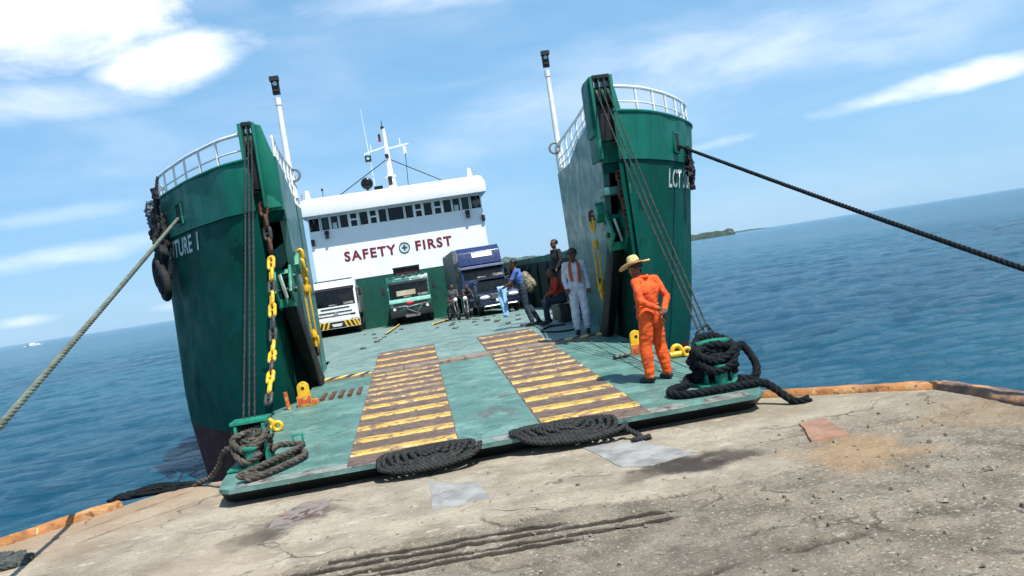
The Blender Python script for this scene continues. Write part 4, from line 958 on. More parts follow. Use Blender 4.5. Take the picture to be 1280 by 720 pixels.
        MB().use(black_paint).b2(-hw * .65, hw * .65, 1.9, 2.05, h - .3, h + .52).b2(-hw * .66, hw * .66, 1.75, 2.2, h + .46, h + .54).use(mat('dark_red_sheet', (.05, .012, .012), .7)).b2(-hw * .55, hw * .55, 1.86, 1.895, h - .1, h + .38).build('headboard', None, t)
        fquad(MB(), -hw + .45, hw - .75, wb + .22, wb + .48, .008).build('windscreen_card', mat('card_tan', (.36, .33, .22), .7), ws)
        mb = MB().use(paint_t)
        for k in range(6): mb.box((-.85 + k * .34, .34, h + .02), (.18, .16, .09))
        mb.build('roof_lamp', mat('pale_roof_rack', (.28, .55, .48), .4), t)
    else:
        for z in (1.28, 1.12): fquad(MB(), -hw * .7, hw * .7, z, z + .07, .012).build('grille_slot', black_paint, t)
        MB().use(paint).b2(-hw - .02, hw + .02, -.14, .12, .42, .80).build('bumper', None, t, .03)
        for s in (-1, 1): MB().box((s * (hw - .20), -.14, .72), (.30, .04, .14)).build('headlight', lamp_glass, t, .02)
        # wind deflector and box
        MB().prism([(.35, h - .02), (.55, h + .62), (.9, h + .86), (1.65, h + .86), (1.65, h - .02)], 2 * hw, (-hw, 0, 0), ax=(1, 2), th=0).build('wind_deflector', paint, t, .05)
        MB().add([(-.35, .44, h + .34), (.62, .44, h + .34), (.62, .505, h + .56), (-.35, .505, h + .56)], [(0, 1, 2, 3)]).build('roof_sign', mat('white_sign', (.85, .86, .87), .5, var=.03), t)
        MB().b2(-hw - .02, hw + .02, .0, .32, h - .20, h - .08).build('roof_lip', mat('grey_blue_lip', (.16, .19, .26), .4), t, .02)
    # load body
    if style == 'blue':
        MB().b2(-w / 2 - .05, w / 2 + .05, 1.95, L, .95, h + .90).build('cargo_box', grey_box, t, .03)
        for k in range(9): 
            y = 2.3 + k * (L - 2.6) / 8
            MB().b2(-w / 2 - .075, -w / 2 - .05, y, y + .04, 1.0, h + .86).build('box_rib', grey_box, t)
    elif style == 'white':
        MB().b2(-w / 2, w / 2, 2.1, L, 1.0, h - .35).build('dump_body', mat('load_body_grey', (.10, .11, .11), .6), t, .02)
        MB().b2(-w * .42, w * .42, 1.5, 1.6, h - .05, h + .12).build('roof_lip', mat('dark_green_visor', (.03, .08, .065), .5), t, .01)
    else: MB().b2(-w / 2, w / 2, 2.1, L, 1.0, h - .4).build('cargo_bed', mat('bed_green', (.01, .08, .06), .6), t, .02)
    MB().b2(-.42, .42, .5, L - .2, .55, .85).b2(-w / 2 + .1, w / 2 - .1, .2, .5, .40, .75).build('chassis', black_paint, t)
    for s in (-1, 1):
        make_wheel(t, s * (hw - .14), .95, .46, .28); make_wheel(t, s * (hw - .20), L - 1.3, .46, .42)
        MB().prism([(.40, .52), (.45, .95), (.62, 1.08), (1.3, 1.08), (1.48, .95), (1.52, .52)], .03, (s * (hw + .005) - .015, 0, 0), ax=(1, 2), th=0).build('wheel_arch', black_paint, t)
    return t
tilt = R(-1.5)
def vz(y): return deckz(y) + .01
a = truck('cargo_truck', (-4.22, 42.6, vz(42.6)), R(1), 2.36, 2.80, 6.1, paint_w, mat('dark_green_visor', (.03, .08, .065), .5), 'white truck with yellow and black striped bumper parked on the ferry deck', 'white')
b = truck('cargo_truck', (-.40, 42.6, vz(42.6)), R(-1), 2.26, 2.52, 6.0, paint_t, paint_t, 'green truck with a red bow on its front parked on the ferry deck', 'teal')
c = truck('box_truck', (3.24, 38.8, vz(38.6)), R(3.0), 2.15, 2.38, 7.6, paint_b, paint_b, 'dark blue box truck with a white roof sign behind the dark car', 'blue')
for o in (a, b, c): o.rotation_euler.x = tilt; o['group'] = 'trucks parked on the ferry deck'

def suv(loc, rz):
    t = thing('parked_car', loc, rz, 'dark blue off-road car with round white headlights parked in front of the blue box truck', 'car')
    w = .92
    prof = [(0, .42), (-.02, .72), (.05, .98), (.95, 1.10), (1.45, 1.16), (4.4, 1.16), (4.5, .9), (4.5, .42)]
    MB().prism(prof, 2 * w, (-w, 0, 0), ax=(1, 2), th=0).build('body', paint_k, t, .05)
    mb = MB(); P = [(-w + .03, 1.15, 1.12), (w - .03, 1.15, 1.12), (w - .16, 1.75, 1.70), (-w + .16, 1.75, 1.70), (-w + .03, 4.35, 1.12), (w - .03, 4.35, 1.12), (w - .16, 4.1, 1.70), (-w + .16, 4.1, 1.70)]
    mb.add(P, [(0, 1, 2, 3), (3, 2, 6, 7), (4, 7, 6, 5), (0, 3, 7, 4), (1, 5, 6, 2)]).build('cabin', paint_k, t, .04)
    MB().add([(-w + .10, 1.17, 1.17), (w - .10, 1.17, 1.17), (w - .22, 1.66, 1.65), (-w + .22, 1.66, 1.65)], [(0, 1, 2, 3)]).build('windscreen', glass_dark, t)
    MB().prism([(0, 0), (.0, .035), (3.0, .03), (3.0, 0)], 1.2, (-.6, 1.6, 1.71), ax=(1, 2), th=0).build('roof_rack', black_paint, t)
    for s in (-1, 1):
        MB().ell((s * .64, .03, .84), (.24, .10, .10), nu=20).build('headlight', lamp_glass, t)
        MB().use(lamp_glass).cyl((s * .70, -.10, .52), (s * .70, -.03, .52), .07, n=16).build('fog_lamp', None, t)
        MB().box((s * (w + .09), 1.35, 1.22), (.18, .12, .16)).build('mirror', paint_k, t, .03)
        MB().tube([(s * (w - .1), 1.5, 1.72), (s * (w - .1), 3.9, 1.74)], .02, 6).build('roof_rail', chrome, t)
        make_wheel(t, s * (w - .10), .85, .38, .24); make_wheel(t, s * (w - .10), 3.6, .38, .24)
        MB().prism([(1.6, 1.2), (1.85, 1.62), (4.0, 1.62), (4.2, 1.2)], .01, (s * (w - .075) - .005, 0, 0), ax=(1, 2), th=0).build('side_window', glass_dark, t)
    mb = MB().use(black_paint).box((0, -.03, .82), (.78, .05, .20)).use(chrome)
    for z in (.76, .82, .88): mb.box((0, -.06, z), (.74, .02, .02))
    mb.build('grille', None, t)
    MB().b2(-w, w, -.14, .1, .42, .66).build('bumper', paint_k, t, .04)
    MB().box((0, -.16, .66), (.38, .02, .15)).build('number_plate', plate_m, t, .004)
    MB().tube([(-.75, -.15, .38), (-.72, -.2, .42), (.72, -.2, .42), (.75, -.15, .38)], .035, 8).build('chrome_bar', chrome, t)
    t.rotation_euler.x = tilt; return t
su = suv((3.42, 34.6, vz(34.6)), R(2.0)); su.scale = (.96, .96, .90)

def motorcycle(loc, rz, label):
    t = thing('motorcycle', loc, rz, label, 'motorcycle', 'motorcycles beside the blue truck')
    for y in (-.62, .62):
        M = Matrix.Rotation(R(90), 3, 'Y')
        wl = MB().lathe([(.24, -.04), (.29, -.035), (.30, 0), (.29, .035), (.24, .04), (.24, -.04)], (0, 0, 0), 20, M).build('wheel', rubber, t, loc=(0, y, .30))
        mb = MB().use(chrome)
        for k in range(8): a = k * math.pi / 4; mb.cyl((0, 0, 0), (0, .24 * math.cos(a), .24 * math.sin(a)), .008, n=4)
        mb.cyl((-.05, 0, 0), (.05, 0, 0), .04).build('spokes', None, wl)
    MB().tube([(0, -.45, .75), (0, -.1, .62), (0, .3, .66), (0, .62, .34)], .03, 8).tube([(0, -.1, .62), (0, 0, .34), (0, .3, .66)], .025, 8).build('frame', black_paint, t)
    for s in (-1, 1): MB().tube([(s * .06, -.62, .30), (s * .07, -.42, .82)], .02, 8).build('fork', chrome, t)
    MB().ell((0, -.15, .80), (.13, .24, .12)).build('fuel_tank', mat('bike_red', (.16, .02, .02), .3, coat=.4), t)
    MB().box((0, .32, .80), (.24, .66, .09)).build('seat', black_paint, t, .03)
    MB().box((0, .05, .42), (.24, .32, .26)).build('engine', mat('engine_grey', (.09, .09, .09), .45, metal=.6), t, .03)
    MB().tube([(-.36, -.30, 1.02), (-.2, -.38, 1.00), (.2, -.38, 1.00), (.36, -.30, 1.02)], .015, 6).build('handlebar', black_paint, t)
    MB().ell((0, -.55, .88), (.09, .07, .09)).build('headlight', lamp_glass, t)
    MB().tube([(.14, .0, .35), (.16, .3, .28), (.18, .8, .34)], .03, 8).build('exhaust', chrome, t)
    return t
motorcycle((1.42, 35.2, vz(35.2)), R(14), 'left one of the two dark motorcycles parked beside the blue box truck')
motorcycle((1.98, 34.6, vz(34.6)), R(-6), 'right one of the two dark motorcycles, nearest the blue box truck')

# ------------------------------------------------------------------ people
def v3(*a): return Vector(a)
def capdist(p, a, b, ra, rb):
    ab = b - a; t = max(0, min(1, (p - a).dot(ab) / max(1e-9, ab.length_squared))); return (p - a - ab * t).length - (ra + (rb - ra) * t)
def person(label, loc, rz, J=None, cols=None, voxel=.012, cat='person', rot=(0, 0), scale=1., hair=True, group=None, hands='relax', folds=.006, slim=1.0):
    D = dict(head=(0, .015, 1.585), neck=(0, -.005, 1.42), chest=(0, 0, 1.24), waist=(0, 0, 1.05), pelvis=(0, 0, .93),
             shL=(-.175, 0, 1.385), shR=(.175, 0, 1.385), elL=(-.235, -.02, 1.10), elR=(.235, -.02, 1.10), haL=(-.245, .05, .84), haR=(.245, .05, .84),
             hiL=(-.085, 0, .90), hiR=(.085, 0, .90), knL=(-.10, .02, .50), knR=(.10, .02, .50), anL=(-.11, -.02, .09), anR=(.11, -.02, .09),
             look=(0, 1, 0), toL=(-.03, 1, 0), toR=(.03, 1, 0), up=(0, 0, 1))
    D.update(J or {}); D = {k: Vector(v) for k, v in D.items()}
    c = dict(top=skin_m, sleeve=None, pants=skin_m, shoe=black_paint, skin=skin_m, hand=skin_m); c.update(cols or {})
    if c['sleeve'] is None: c['sleeve'] = c['top']
    root = thing('person', loc, rz, label, cat, group); root.rotation_euler = (rot[0], rot[1], rz); root.scale = (scale,) * 3
    prims = []                                     # (a, b, ra, rb, mat)
    def cp(a, b, ra, rb, m): prims.append((Vector(a), Vector(b), ra, rb, m))
    s_ = slim; k = D; T, S, PN, SK = c['top'], c['sleeve'], c['pants'], c['skin']
    sx = (k['shR'] - k['shL']).normalized(); hx = (k['hiR'] - k['hiL']).normalized()
    # torso, wide and shallow, from pairs of capsules
    for o_ in (-1, 1):
        cp(k['pelvis'] + hx * .070 * o_, k['waist'] + hx * .055 * o_, .105 * s_, .095 * s_, PN if c.get('belt', True) else T)
        cp(k['waist'] + hx * .055 * o_ + v3(0, 0, .03), k['chest'] + sx * .070 * o_, .097 * s_, .112 * s_, T)
        cp(k['chest'] + sx * .070 * o_, k['neck'] + sx * .075 * o_ - v3(0, 0, .085), .112 * s_, .085 * s_, T)
        cp(k['neck'] - v3(0, 0, .03), (k['shL'] if o_ < 0 else k['shR']) + sx * (-.01 * o_), .055, .062, T)
    cp(k['pelvis'], k['chest'], .11 * s_, .12 * s_, T)
    cp(k['neck'] - v3(0, 0, .04), k['head'] - k['up'] * .07, .052, .050, SK)
    up = k['up'].normalized(); lk = (k['look'] - up * k['look'].dot(up)).normalized(); rt = lk.cross(up); H = k['head']
    def hp(x, y, z): return H + rt * x + lk * y + up * z
    cp(hp(0, -.015, .035), hp(0, .005, .030), .088, .082, SK)
    cp(hp(0, .01, .0), hp(0, .045, -.075), .074, .040, SK); cp(hp(-.025, .02, -.04), hp(.025, .02, -.04), .055, .055, SK)
    cp(hp(0, .085, .018), hp(0, .106, -.018), .010, .016, SK)                       # nose
    cp(hp(-.022, .078, -.052), hp(.022, .078, -.052), .011, .011, mat('lip', (.12, .04, .03), .5))
    for o_ in (-1, 1):
        cp(hp(.083 * o_, -.005, .012), hp(.086 * o_, -.012, -.022), .016, .012, SK)   # ears
        cp(hp(.034 * o_, .078, .022), hp(.036 * o_, .078, .022), .012, .012, mat('eye_dark', (.02, .015, .012), .3))
        cp(hp(.020 * o_, .086, .040), hp(.048 * o_, .074, .040), .008, .007, hair_m)   # brow
    for q, o_ in (('L', -1), ('R', 1)):
        cp(k['sh' + q], k['el' + q], .060, .048, S); 
        w = k['el' + q].lerp(k['ha' + q], .86)
        fs_ = .50 if c.get('short') else 1.0
        if c.get('short'):
            prims.pop(); m_ = k['sh' + q].lerp(k['el' + q], .62); cp(k['sh' + q], m_, .062, .060, S); cp(m_, k['el' + q], .046, .042, SK); cp(k['el' + q], w, .042, .029, SK)
        else: cp(k['el' + q], w, .048, .037, S)
        # hand
        d = (k['ha' + q] - k['el' + q]).normalized(); side_ = d.cross(Vector(k.get('pal' + q, (0, 1, 0)))).normalized() if abs(d.dot(Vector(k.get('pal' + q, (0, 1, 0))))) < .97 else d.orthogonal().normalized()
        pn = side_.cross(d).normalized(); h0 = k['ha' + q]; HM = c['hand']
        cp(w, h0, .028, .030, HM)
        for i in range(4):
            o2 = (i - 1.5) * .021; b0 = h0 + side_ * o2 * .8; b1 = h0 + d * .055 + side_ * o2; ln = (.032, .040, .037, .028)[i]
            cp(b0, b1, .013, .0115, HM); b2_ = b1 + (d * .85 + pn * .5).normalized() * ln; b3 = b2_ + (d * .45 + pn * .9).normalized() * ln * .85
            cp(b1, b2_, .0105, .0098, HM); cp(b2_, b3, .0098, .0085, HM)
        t0 = h0 - d * .005 + side_ * (-.026 * o_); t1 = t0 + (d * .7 + side_ * (-.8 * o_) + pn * .3).normalized() * .038; t2 = t1 + (d * .9 + pn * .5).normalized() * .028
        cp(t0, t1, .014, .012, HM); cp(t1, t2, .012, .010, HM)
        # leg
        hp_, kn, an = k['hi' + q], k['kn' + q], k['an' + q]; loose = c.get('loose', 1.0)
        cp(hp_, kn, .098 * s_, .066 * loose, PN); cp(kn, kn.lerp(an, .35), .066 * loose, .068 * loose, PN); cp(kn.lerp(an, .35), an + (kn - an).normalized() * .03, .066 * loose, .052 * loose, PN)
        td = k['to' + q].normalized()
        cp(an - v3(0, 0, .035) - td * .035, an - v3(0, 0, .045) + td * .06, .046, .048, c['shoe']); cp(an - v3(0, 0, .05) + td * .06, an - v3(0, 0, .058) + td * .155, .044, .034, c['shoe'])
        cp(an, an - v3(0, 0, .03), .045, .045, c['shoe'])
    mb = MB()
    for a, b_, ra, rb, m_ in prims:
        d = b_ - a; 
        if d.length < 1e-4: d = v3(0, 0, 1e-3); b_ = a + d
        z = d.normalized(); x = z.orthogonal().normalized(); y = z.cross(x); n = 12; rings = []
        for j in range(1, 5): t = math.pi / 2 * (1 - j / 4 * 1.0); rings.append((a - z * ra * math.sin(t), ra * math.cos(t)))
        for j in range(0, 4): t = math.pi / 2 * (j / 4); rings.append((b_ + z * rb * math.sin(t), rb * math.cos(t)))
        vs = [a - z * ra] + [cc + (x * math.cos(2 * math.pi * i / n) + y * math.sin(2 * math.pi * i / n)) * r for cc, r in rings for i in range(n)] + [b_ + z * rb]
        fs = [(0, 1 + (i + 1) % n, 1 + i) for i in range(n)]; nr = len(rings)
        for j in range(nr - 1):
            for i in range(n): fs.append((1 + j * n + i, 1 + j * n + (i + 1) % n, 1 + (j + 1) * n + (i + 1) % n, 1 + (j + 1) * n + i))
        last = len(vs) - 1; fs += [(last, 1 + (nr - 1) * n + i, 1 + (nr - 1) * n + (i + 1) % n) for i in range(n)]
        mb.add(vs, fs)
    tmp = mb.build('tmp', skin_m); md = tmp.modifiers.new('r', 'REMESH'); md.mode = 'VOXEL'; md.voxel_size = voxel
    sm = tmp.modifiers.new('s', 'SMOOTH'); sm.factor = .5; sm.iterations = 2 if voxel > .01 else 3
    bpy.context.view_layer.update(); me = bpy.data.meshes.new_from_object(tmp.evaluated_get(bpy.context.evaluated_depsgraph_get())); bpy.data.objects.remove(tmp)
    mats = []; me.materials.clear(); idx = []
    for p in prims:
        if p[4] not in mats: mats.append(p[4]); me.materials.append(p[4])
    cloths = {m for m in mats if m.name not in ('brown_skin', 'lip', 'eye_dark', 'black_hair')}
    for f in me.polygons:
        ce = f.center; best = 9; bm_ = 0
        for a, b_, ra, rb, m_ in prims:
            if abs(ce.z - (a.z + b_.z) / 2) > abs(a.z - b_.z) / 2 + .15: continue
            dd = capdist(ce, a, b_, ra, rb)
            if m_.name in ('lip', 'eye_dark', 'black_hair'): dd -= .003
            if dd < best: best = dd; bm_ = mats.index(m_)
        idx.append(bm_)
    me.polygons.foreach_set('material_index', idx); me.polygons.foreach_set('use_smooth', [True] * len(me.polygons))
    cv = set()
    for f in me.polygons:
        if mats[f.material_index] in cloths: cv.update(f.vertices)
    me.update(); nrm = [v.normal.copy() for v in me.vertices]
    for i in cv:
        v = me.vertices[i]; p = v.co
        w = noise.fractal(Vector((p.x * 9, p.y * 9, p.z * 15)), 1, 2, 3) + .8 * (1 - abs(noise.noise(Vector((p.x * 6 + 3, p.y * 6, p.z * 13)))) * 2.4)
        v.co = p + nrm[i] * folds * w
    o = bpy.data.objects.new('body', me); COL.objects.link(o); o.parent = root
    if hair:
        Mh = Matrix((rt, lk, up)).transposed()
        def keep(q):
            l = Mh.transposed() @ q; return not (l.y > .045 and l.z < .045) and l.z > -.06
        h = MB().ell(hp(0, -.018, .040), (.093, .108, .088), M=Mh, nu=22, nv=16, keep=keep)
        for i, v in enumerate(h.v): h.v[i] = tuple(Vector(v) + (Vector(v) - hp(0, -.018, .04)).normalized() * .008 * noise.noise(Vector(v) * 40))
        h.build('hair', hair_m, root)
    root_info = (hp, rt, lk, up)
    return root, root_info, prims
OR = cloth('orange_coverall', (.78, .100, .010), stains=(((.50, .055, .010), .46, .66, 5, (1, 1, 1)), ((.70, .19, .07), .60, .72, 8, (1, 1, 1)), ((.20, .05, .02), .68, .76, 9, (1, 1, 1)),))
WH = cloth('white_coverall', (.60, .64, .74)); RED = cloth('red_shirt', (.42, .035, .02)); JEAN = cloth('dark_jeans', (.022, .035, .06)); BLK = cloth('black_clothes', (.012, .012, .014))
BLUE = cloth('blue_shirt', (.06, .14, .42)); GRY = cloth('grey_shirt', (.22, .22, .22)); PNK = cloth('shaded_pink_shirt', (.05, .03, .028)); HV = cloth('orange_vest', (.55, .10, .05)); LB = cloth('light_blue_cloth', (.30, .55, .85))  # PNK: pinkish shirt mixed dark, shade put into its colour

# man in orange, seen from behind, hands clasped at his back
r1, hi, _ = person('man in orange coverall and wide straw hat with hands clasped behind his back', (3.22, 11.42, rampz(11.42)), R(30),
    dict(pelvis=(0, .02, .93), waist=(0, .02, 1.06), chest=(0, .0, 1.25), neck=(0, .035, 1.43), head=(-.03, .11, 1.575), up=(-.08, .22, 1), look=(-.35, 1, -.15),
         shL=(-.19, -.01, 1.39), shR=(.19, -.01, 1.39), elL=(-.255, -.13, 1.13), elR=(.255, -.13, 1.13), haL=(-.01, -.20, .99), haR=(.04, -.21, .90),
         palL=(0, -1, 0), palR=(0, -1, 0), hiL=(-.085, -.02, .90), hiR=(.085, -.02, .90), knL=(-.115, .05, .49), knR=(.115, .0, .49), anL=(-.135, .03, .09), anR=(.15, -.04, .09), toL=(-.15, 1, 0), toR=(.2, 1, 0)),
    dict(top=OR, pants=OR, loose=1.28), voxel=.0085, folds=.006, slim=1.12, scale=1.045)
hp, rt, lk, up = hi
Mh = Matrix((rt, lk, up)).transposed(); hat = MB()
prof = [(.001, .150), (.035, .153), (.062, .142), (.080, .115), (.088, .060), (.095, .035), (.15, .022), (.21, .012), (.238, .016), (.240, .010), (.21, .004), (.15, .012), (.092, .022), (.05, .024)]
prof = [(r_ * .94 if r_ > .1 else r_, z_) for r_, z_ in prof]; hat.lathe(prof, hp(0, -.01, .035), 40, Mh)
for i, v in enumerate(hat.v):
    l = Mh.transposed() @ (Vector(v) - hp(0, -.01, .035)); rr_ = math.hypot(l.x, l.y)
    if rr_ > .1: hat.v[i] = tuple(Vector(v) + up * ((rr_ - .1) * .28 * abs(l.x) / rr_ - (rr_ - .1) * .12 * abs(l.y) / rr_ + .008 * noise.noise(l * 14)))
ho = hat.build('straw_hat', straw, r1, smooth=60)
MB().lathe([(.0905, .036), (.0925, .040), (.0905, .062), (.088, .064)], hp(0, -.01, .035), 32, Mh).build('hat_band', mat('tan_band', (.30, .19, .08), .7), ho)
MB().tube([tuple(hp(.085 * s_, .02, .02)) for s_ in (-1,)] + [tuple(hp(-.07, .055, -.06)), tuple(hp(0, .075, -.12)), tuple(hp(.07, .055, -.06)), tuple(hp(.085, .02, .02))], .006, 6).build('chin_strap', yellow_bar, r1)
MB().tube([(.075 * math.cos(a), .035 + .075 * math.sin(a), 1.462 + .015 * math.sin(a)) for a in [i * math.pi / 10 for i in range(20)]], .020, 8, closed=True).build('collar', OR, r1)
MB().tube([(.185 * math.cos(a), .02 + -.122 * math.sin(a), 1.055) for a in [i * math.pi / 12 for i in range(25)]], .010, 6).build('waist_seam', OR, r1)
MB().box((.04, -.245, .865), (.06, .03, .10), rz=.3).build('held_phone', black_paint, r1, .005)

# man in pale coverall by the right inner wall
r2, hi, _ = person('man in a white coverall with an orange scarf by the right inner wall', (3.42, 17.45, .60), R(168),
    dict(elL=(-.22, -.03, 1.11), haL=(-.23, .02, .86), elR=(.23, -.05, 1.12), haR=(.20, .06, .90), look=(.35, 1, -.1), anL=(-.09, -.02, .09), anR=(.11, .02, .09)),
    dict(top=WH, pants=WH, loose=1.25), voxel=.011, rot=(0, 0), scale=1.09, folds=.009)
MB().tube([(-.07, .13, 1.02), (-.09, .135, 1.22), (-.085, .09, 1.38), (-.05, -.03, 1.455), (.05, -.03, 1.455), (.085, .09, 1.38), (.09, .135, 1.22), (.08, .13, 1.06)], .032, 8).build('neck_scarf', HV, r2)
MB().box(tuple(hi[0](0, .088, .024)), (.15, .03, .035), rz=-.3).build('sunglasses', black_paint, r2, .006)

# walking man leaning forward
r3, hi, _ = person('man in a blue shirt walking across the ferry deck with a backpack', (2.72, 20.75, deckz(20.75)), R(72),
    dict(pelvis=(0, .02, .95), waist=(0, .05, 1.06), chest=(0, .09, 1.23), neck=(0, .14, 1.40), head=(0, .20, 1.55), up=(0, .25, 1), shL=(-.17, .12, 1.37), shR=(.17, .12, 1.37),
         elL=(-.22, .30, 1.10), haL=(-.14, .50, 1.02), elR=(.22, .28, 1.10), haR=(.15, .50, 1.00), hiL=(-.085, .02, .92), hiR=(.085, .02, .92),
         knL=(-.09, .02, .52), anL=(-.09, -.08, .10), knR=(.09, -.02, .50), anR=(.09, -.22, .10), palL=(0, 0, 1), palR=(0, 0, 1)),
    dict(top=BLUE, pants=JEAN, short=True), voxel=.012, scale=1.05)
camo = mat('camouflage_cloth', (.20, .18, .12), .85, var=.2, stains=(((.06, .06, .035), .5, .52, 11, (1, 1, 1)), ((.42, .38, .28), .56, .58, 13, (1, 1, 1)), ((.10, .06, .03), .6, .62, 17, (1, 1, 1))))
bp = thing('backpack', (2.72 + .10, 20.75 - .03, deckz(20.75) + 1.13), R(72), 'camouflage backpack worn by the walking man in the blue shirt', 'backpack'); bp.rotation_euler = (R(-14), 0, R(72))
MB().ell((0, 0, 0), (.17, .15, .29), nu=20, nv=14).build('main_pouch', camo, bp); MB().ell((0, -.12, -.07), (.12, .07, .14)).build('front_pocket', camo, bp)
for s in (-1, 1): MB().tube([(s * .10, .08, .2), (s * .11, .24, .24), (s * .12, .33, .08), (s * .12, .22, -.12), (s * .10, .10, -.18)], .018, 6).build('shoulder_strap', BLK, bp)
cl_ = MB(); vs = []
for i in range(9):
    for j in range(15):
        x = (i - 4) * .035 * (1 - .3 * j / 14); z = -j * .055; vs.append((x + .02 * math.sin(j * .7 + i), .03 * math.sin(i * 1.4 + j * .25) + j * -.012, z))
cl_.add(vs, [(i * 15 + j, i * 15 + j + 1, (i + 1) * 15 + j + 1, (i + 1) * 15 + j) for i in range(8) for j in range(14)])
co = cl_.build('folded_cloth', LB, smooth=80); co.location = (2.16, 20.90, deckz(20.9) + 1.12); co.rotation_euler = (R(12), 0, R(30))
sd_ = co.modifiers.new('s', 'SOLIDIFY'); sd_.thickness = .02
tag(co, 'light blue jacket hanging from the hand of the walking man with the backpack', 'jacket')

# seated man in red, man in black behind
seat_x, seat_y = 3.50, 20.3
r4, hi, _ = person('seated man in a red shirt and dark jeans on a black locker', (seat_x, seat_y, deckz(seat_y) + .02), R(92),
    dict(pelvis=(0, -.05, .55), waist=(0, -.04, .68), chest=(0, .02, .86), neck=(0, .07, 1.03), head=(0, .12, 1.18), shL=(-.18, .04, 1.0), shR=(.18, .04, 1.0),
         elL=(-.24, .12, .76), haL=(-.06, .28, .68), elR=(.24, .12, .76), haR=(.05, .30, .66), hiL=(-.10, -.02, .52), hiR=(.10, -.02, .52), knL=(-.17, .38, .52), knR=(.15, .36, .53),
         anL=(-.17, .42, .09), anR=(.15, .30, .09), palL=(0, 0, -1), palR=(0, 0, -1), look=(-.2, 1, -.3)),
    dict(top=RED, pants=JEAN), voxel=.012, scale=1.06)
st = thing('deck_locker', (seat_x + .08, seat_y + .02, deckz(seat_y)), 0, 'low black locker that the man in the red shirt sits on', 'locker')
MB().box((.05, 0, .21), (.40, .55, .42)).build('locker_body', black_paint, st, .02); MB().box((.05, 0, .435), (.44, .58, .03)).build('locker_lid', black_gear, st, .008)
r5, hi, _ = person('man dressed in black standing behind the seated man in the red shirt', (3.80, 21.6, deckz(21.6) + .42), R(110),
    dict(elL=(-.24, .02, 1.12), haL=(-.22, .16, .92)), dict(top=BLK, pants=BLK), voxel=.014)
MB().use(black_paint).box((0, 0, .21), (.9, 1.0, .42)).use(black_gear).box((0, 0, .425), (.94, 1.04, .02))
ms_ = MB().use(black_paint).box((0, 0, .20), (.8, .9, .40)).use(black_gear).box((0, 0, .41), (.84, .94, .02)).build('deck_step', None, None, .01, loc=(3.95, 21.7, deckz(21.7))); tag(ms_, 'black raised deck step under the man dressed in black', 'step')
# people at the motorcycles, shirt colours darkened to stand in for shade
person('person in a grey shirt, coloured darker for shade, standing at the motorcycles left of the blue truck', (1.55, 36.3, vz(36.3)), R(165), dict(haL=(-.15, .30, 1.0), elL=(-.25, .10, 1.12)), dict(top=cloth('shaded_grey_shirt', (.07, .07, .075)), pants=BLK, short=True), voxel=.018, scale=.92, group=None)
person('person in a pinkish top, coloured darker for shade, bending over the motorcycle next to the blue truck', (2.05, 35.8, vz(35.8)), R(-160), dict(chest=(0, .14, 1.2), neck=(0, .24, 1.34), head=(0, .32, 1.44), shL=(-.17, .2, 1.30), shR=(.17, .2, 1.30), elL=(-.22, .34, 1.1), haL=(-.18, .5, .98), elR=(.22, .34, 1.1), haR=(.18, .5, .98)), dict(top=PNK, pants=BLK), voxel=.018, scale=.94)
person('man in a dark shirt standing at the right side of the blue box truck', (4.62, 37.2, vz(37.2)), R(150), {}, dict(top=BLK, pants=JEAN), voxel=.02, scale=1.0)
# crew leaning out of the wheelhouse ends
person('crew member leaning from the leftmost window of the wheelhouse', (CXH - 4.78, HY + .28, 5.20), R(180), dict(elL=(-.2, .25, 1.0), haL=(-.15, .42, 1.0), elR=(.2, .25, 1.0), haR=(.15, .42, 1.0), chest=(0, .08, 1.2), neck=(0, .15, 1.36), head=(0, .22, 1.5)), dict(top=BLK, pants=BLK, short=True), voxel=.02)
person('crew member leaning from the rightmost window of the wheelhouse', (CXH + 4.80, HY + .28, 5.20), R(180), dict(elL=(-.2, .25, 1.0), haL=(-.15, .42, 1.0), elR=(.2, .25, 1.0), haR=(.15, .42, 1.0), chest=(0, .08, 1.2), neck=(0, .15, 1.36), head=(0, .22, 1.5)), dict(top=GRY, pants=BLK, short=True), voxel=.02)

# ------------------------------------------------------------------ ropes
def rope_thing(name, path, r, m, label, cat='rope', group=None, **k):
    o = MB().rope(path, r, **k).build(name, m, smooth=70); return tag(o, label, cat, group)
ql, nl = bows[-1][3], bows[-1][4]; qr, nr_ = bows[1][3], bows[1][4]
def boll(loc, label):
    t = thing('bollard', loc, 0, label, 'bollard'); 
    MB().lathe([(.001, .46), (.16, .46), (.20, .42), (.20, .36), (.14, .32), (.12, .12), (.17, .02), (.24, 0), (.24, -.01)], (0, 0, 0), 28).build('post', mat('bollard_iron', (.06, .045, .035), .7, var=.4, vscale=8, bump=.4), t)
    MB().box((0, 0, .01), (.6, .6, .03)).build('base_plate', kerb_rust, t, .01); return t
bL, bR = Vector((-3.80, 4.2, .0)), Vector((7.0, 3.2, -.02))
E0 = Vector((ql.x, ql.y, ql.z)) + nl * .10 + Vector((0, 0, -.10))
P1 = Vector((-3.93, 8.0, 1.57)); dL = (P1 - E0); eL = E0 + dL * ((E0.z - .25) / -dL.z)
boll((eL.x, eL.y - .12, 0), 'iron bollard on the pier that the pale left mooring rope runs to')
mid = E0.lerp(eL, .5) - Vector((0, 0, .03))
rope_thing('mooring_rope', [E0 - nl * .25] + spline([E0, mid, eL], 20) + [eL + Vector((.2, -.15, -.02)), eL + Vector((.16, -.33, -.03)), eL + Vector((-.16, -.33, -.03)), eL + Vector((-.18, -.1, -.03))], .037, rope_pale, 'pale green grey mooring rope from the left bow down to the pier')
E1 = Vector((qr.x, qr.y, qr.z)) + nr_ * .10 + Vector((0, 0, -.08)); P2 = Vector((6.37, 8.0, 1.42)); dR = P2 - E1; eR = E1 + dR * ((E1.z - .25) / -dR.z)
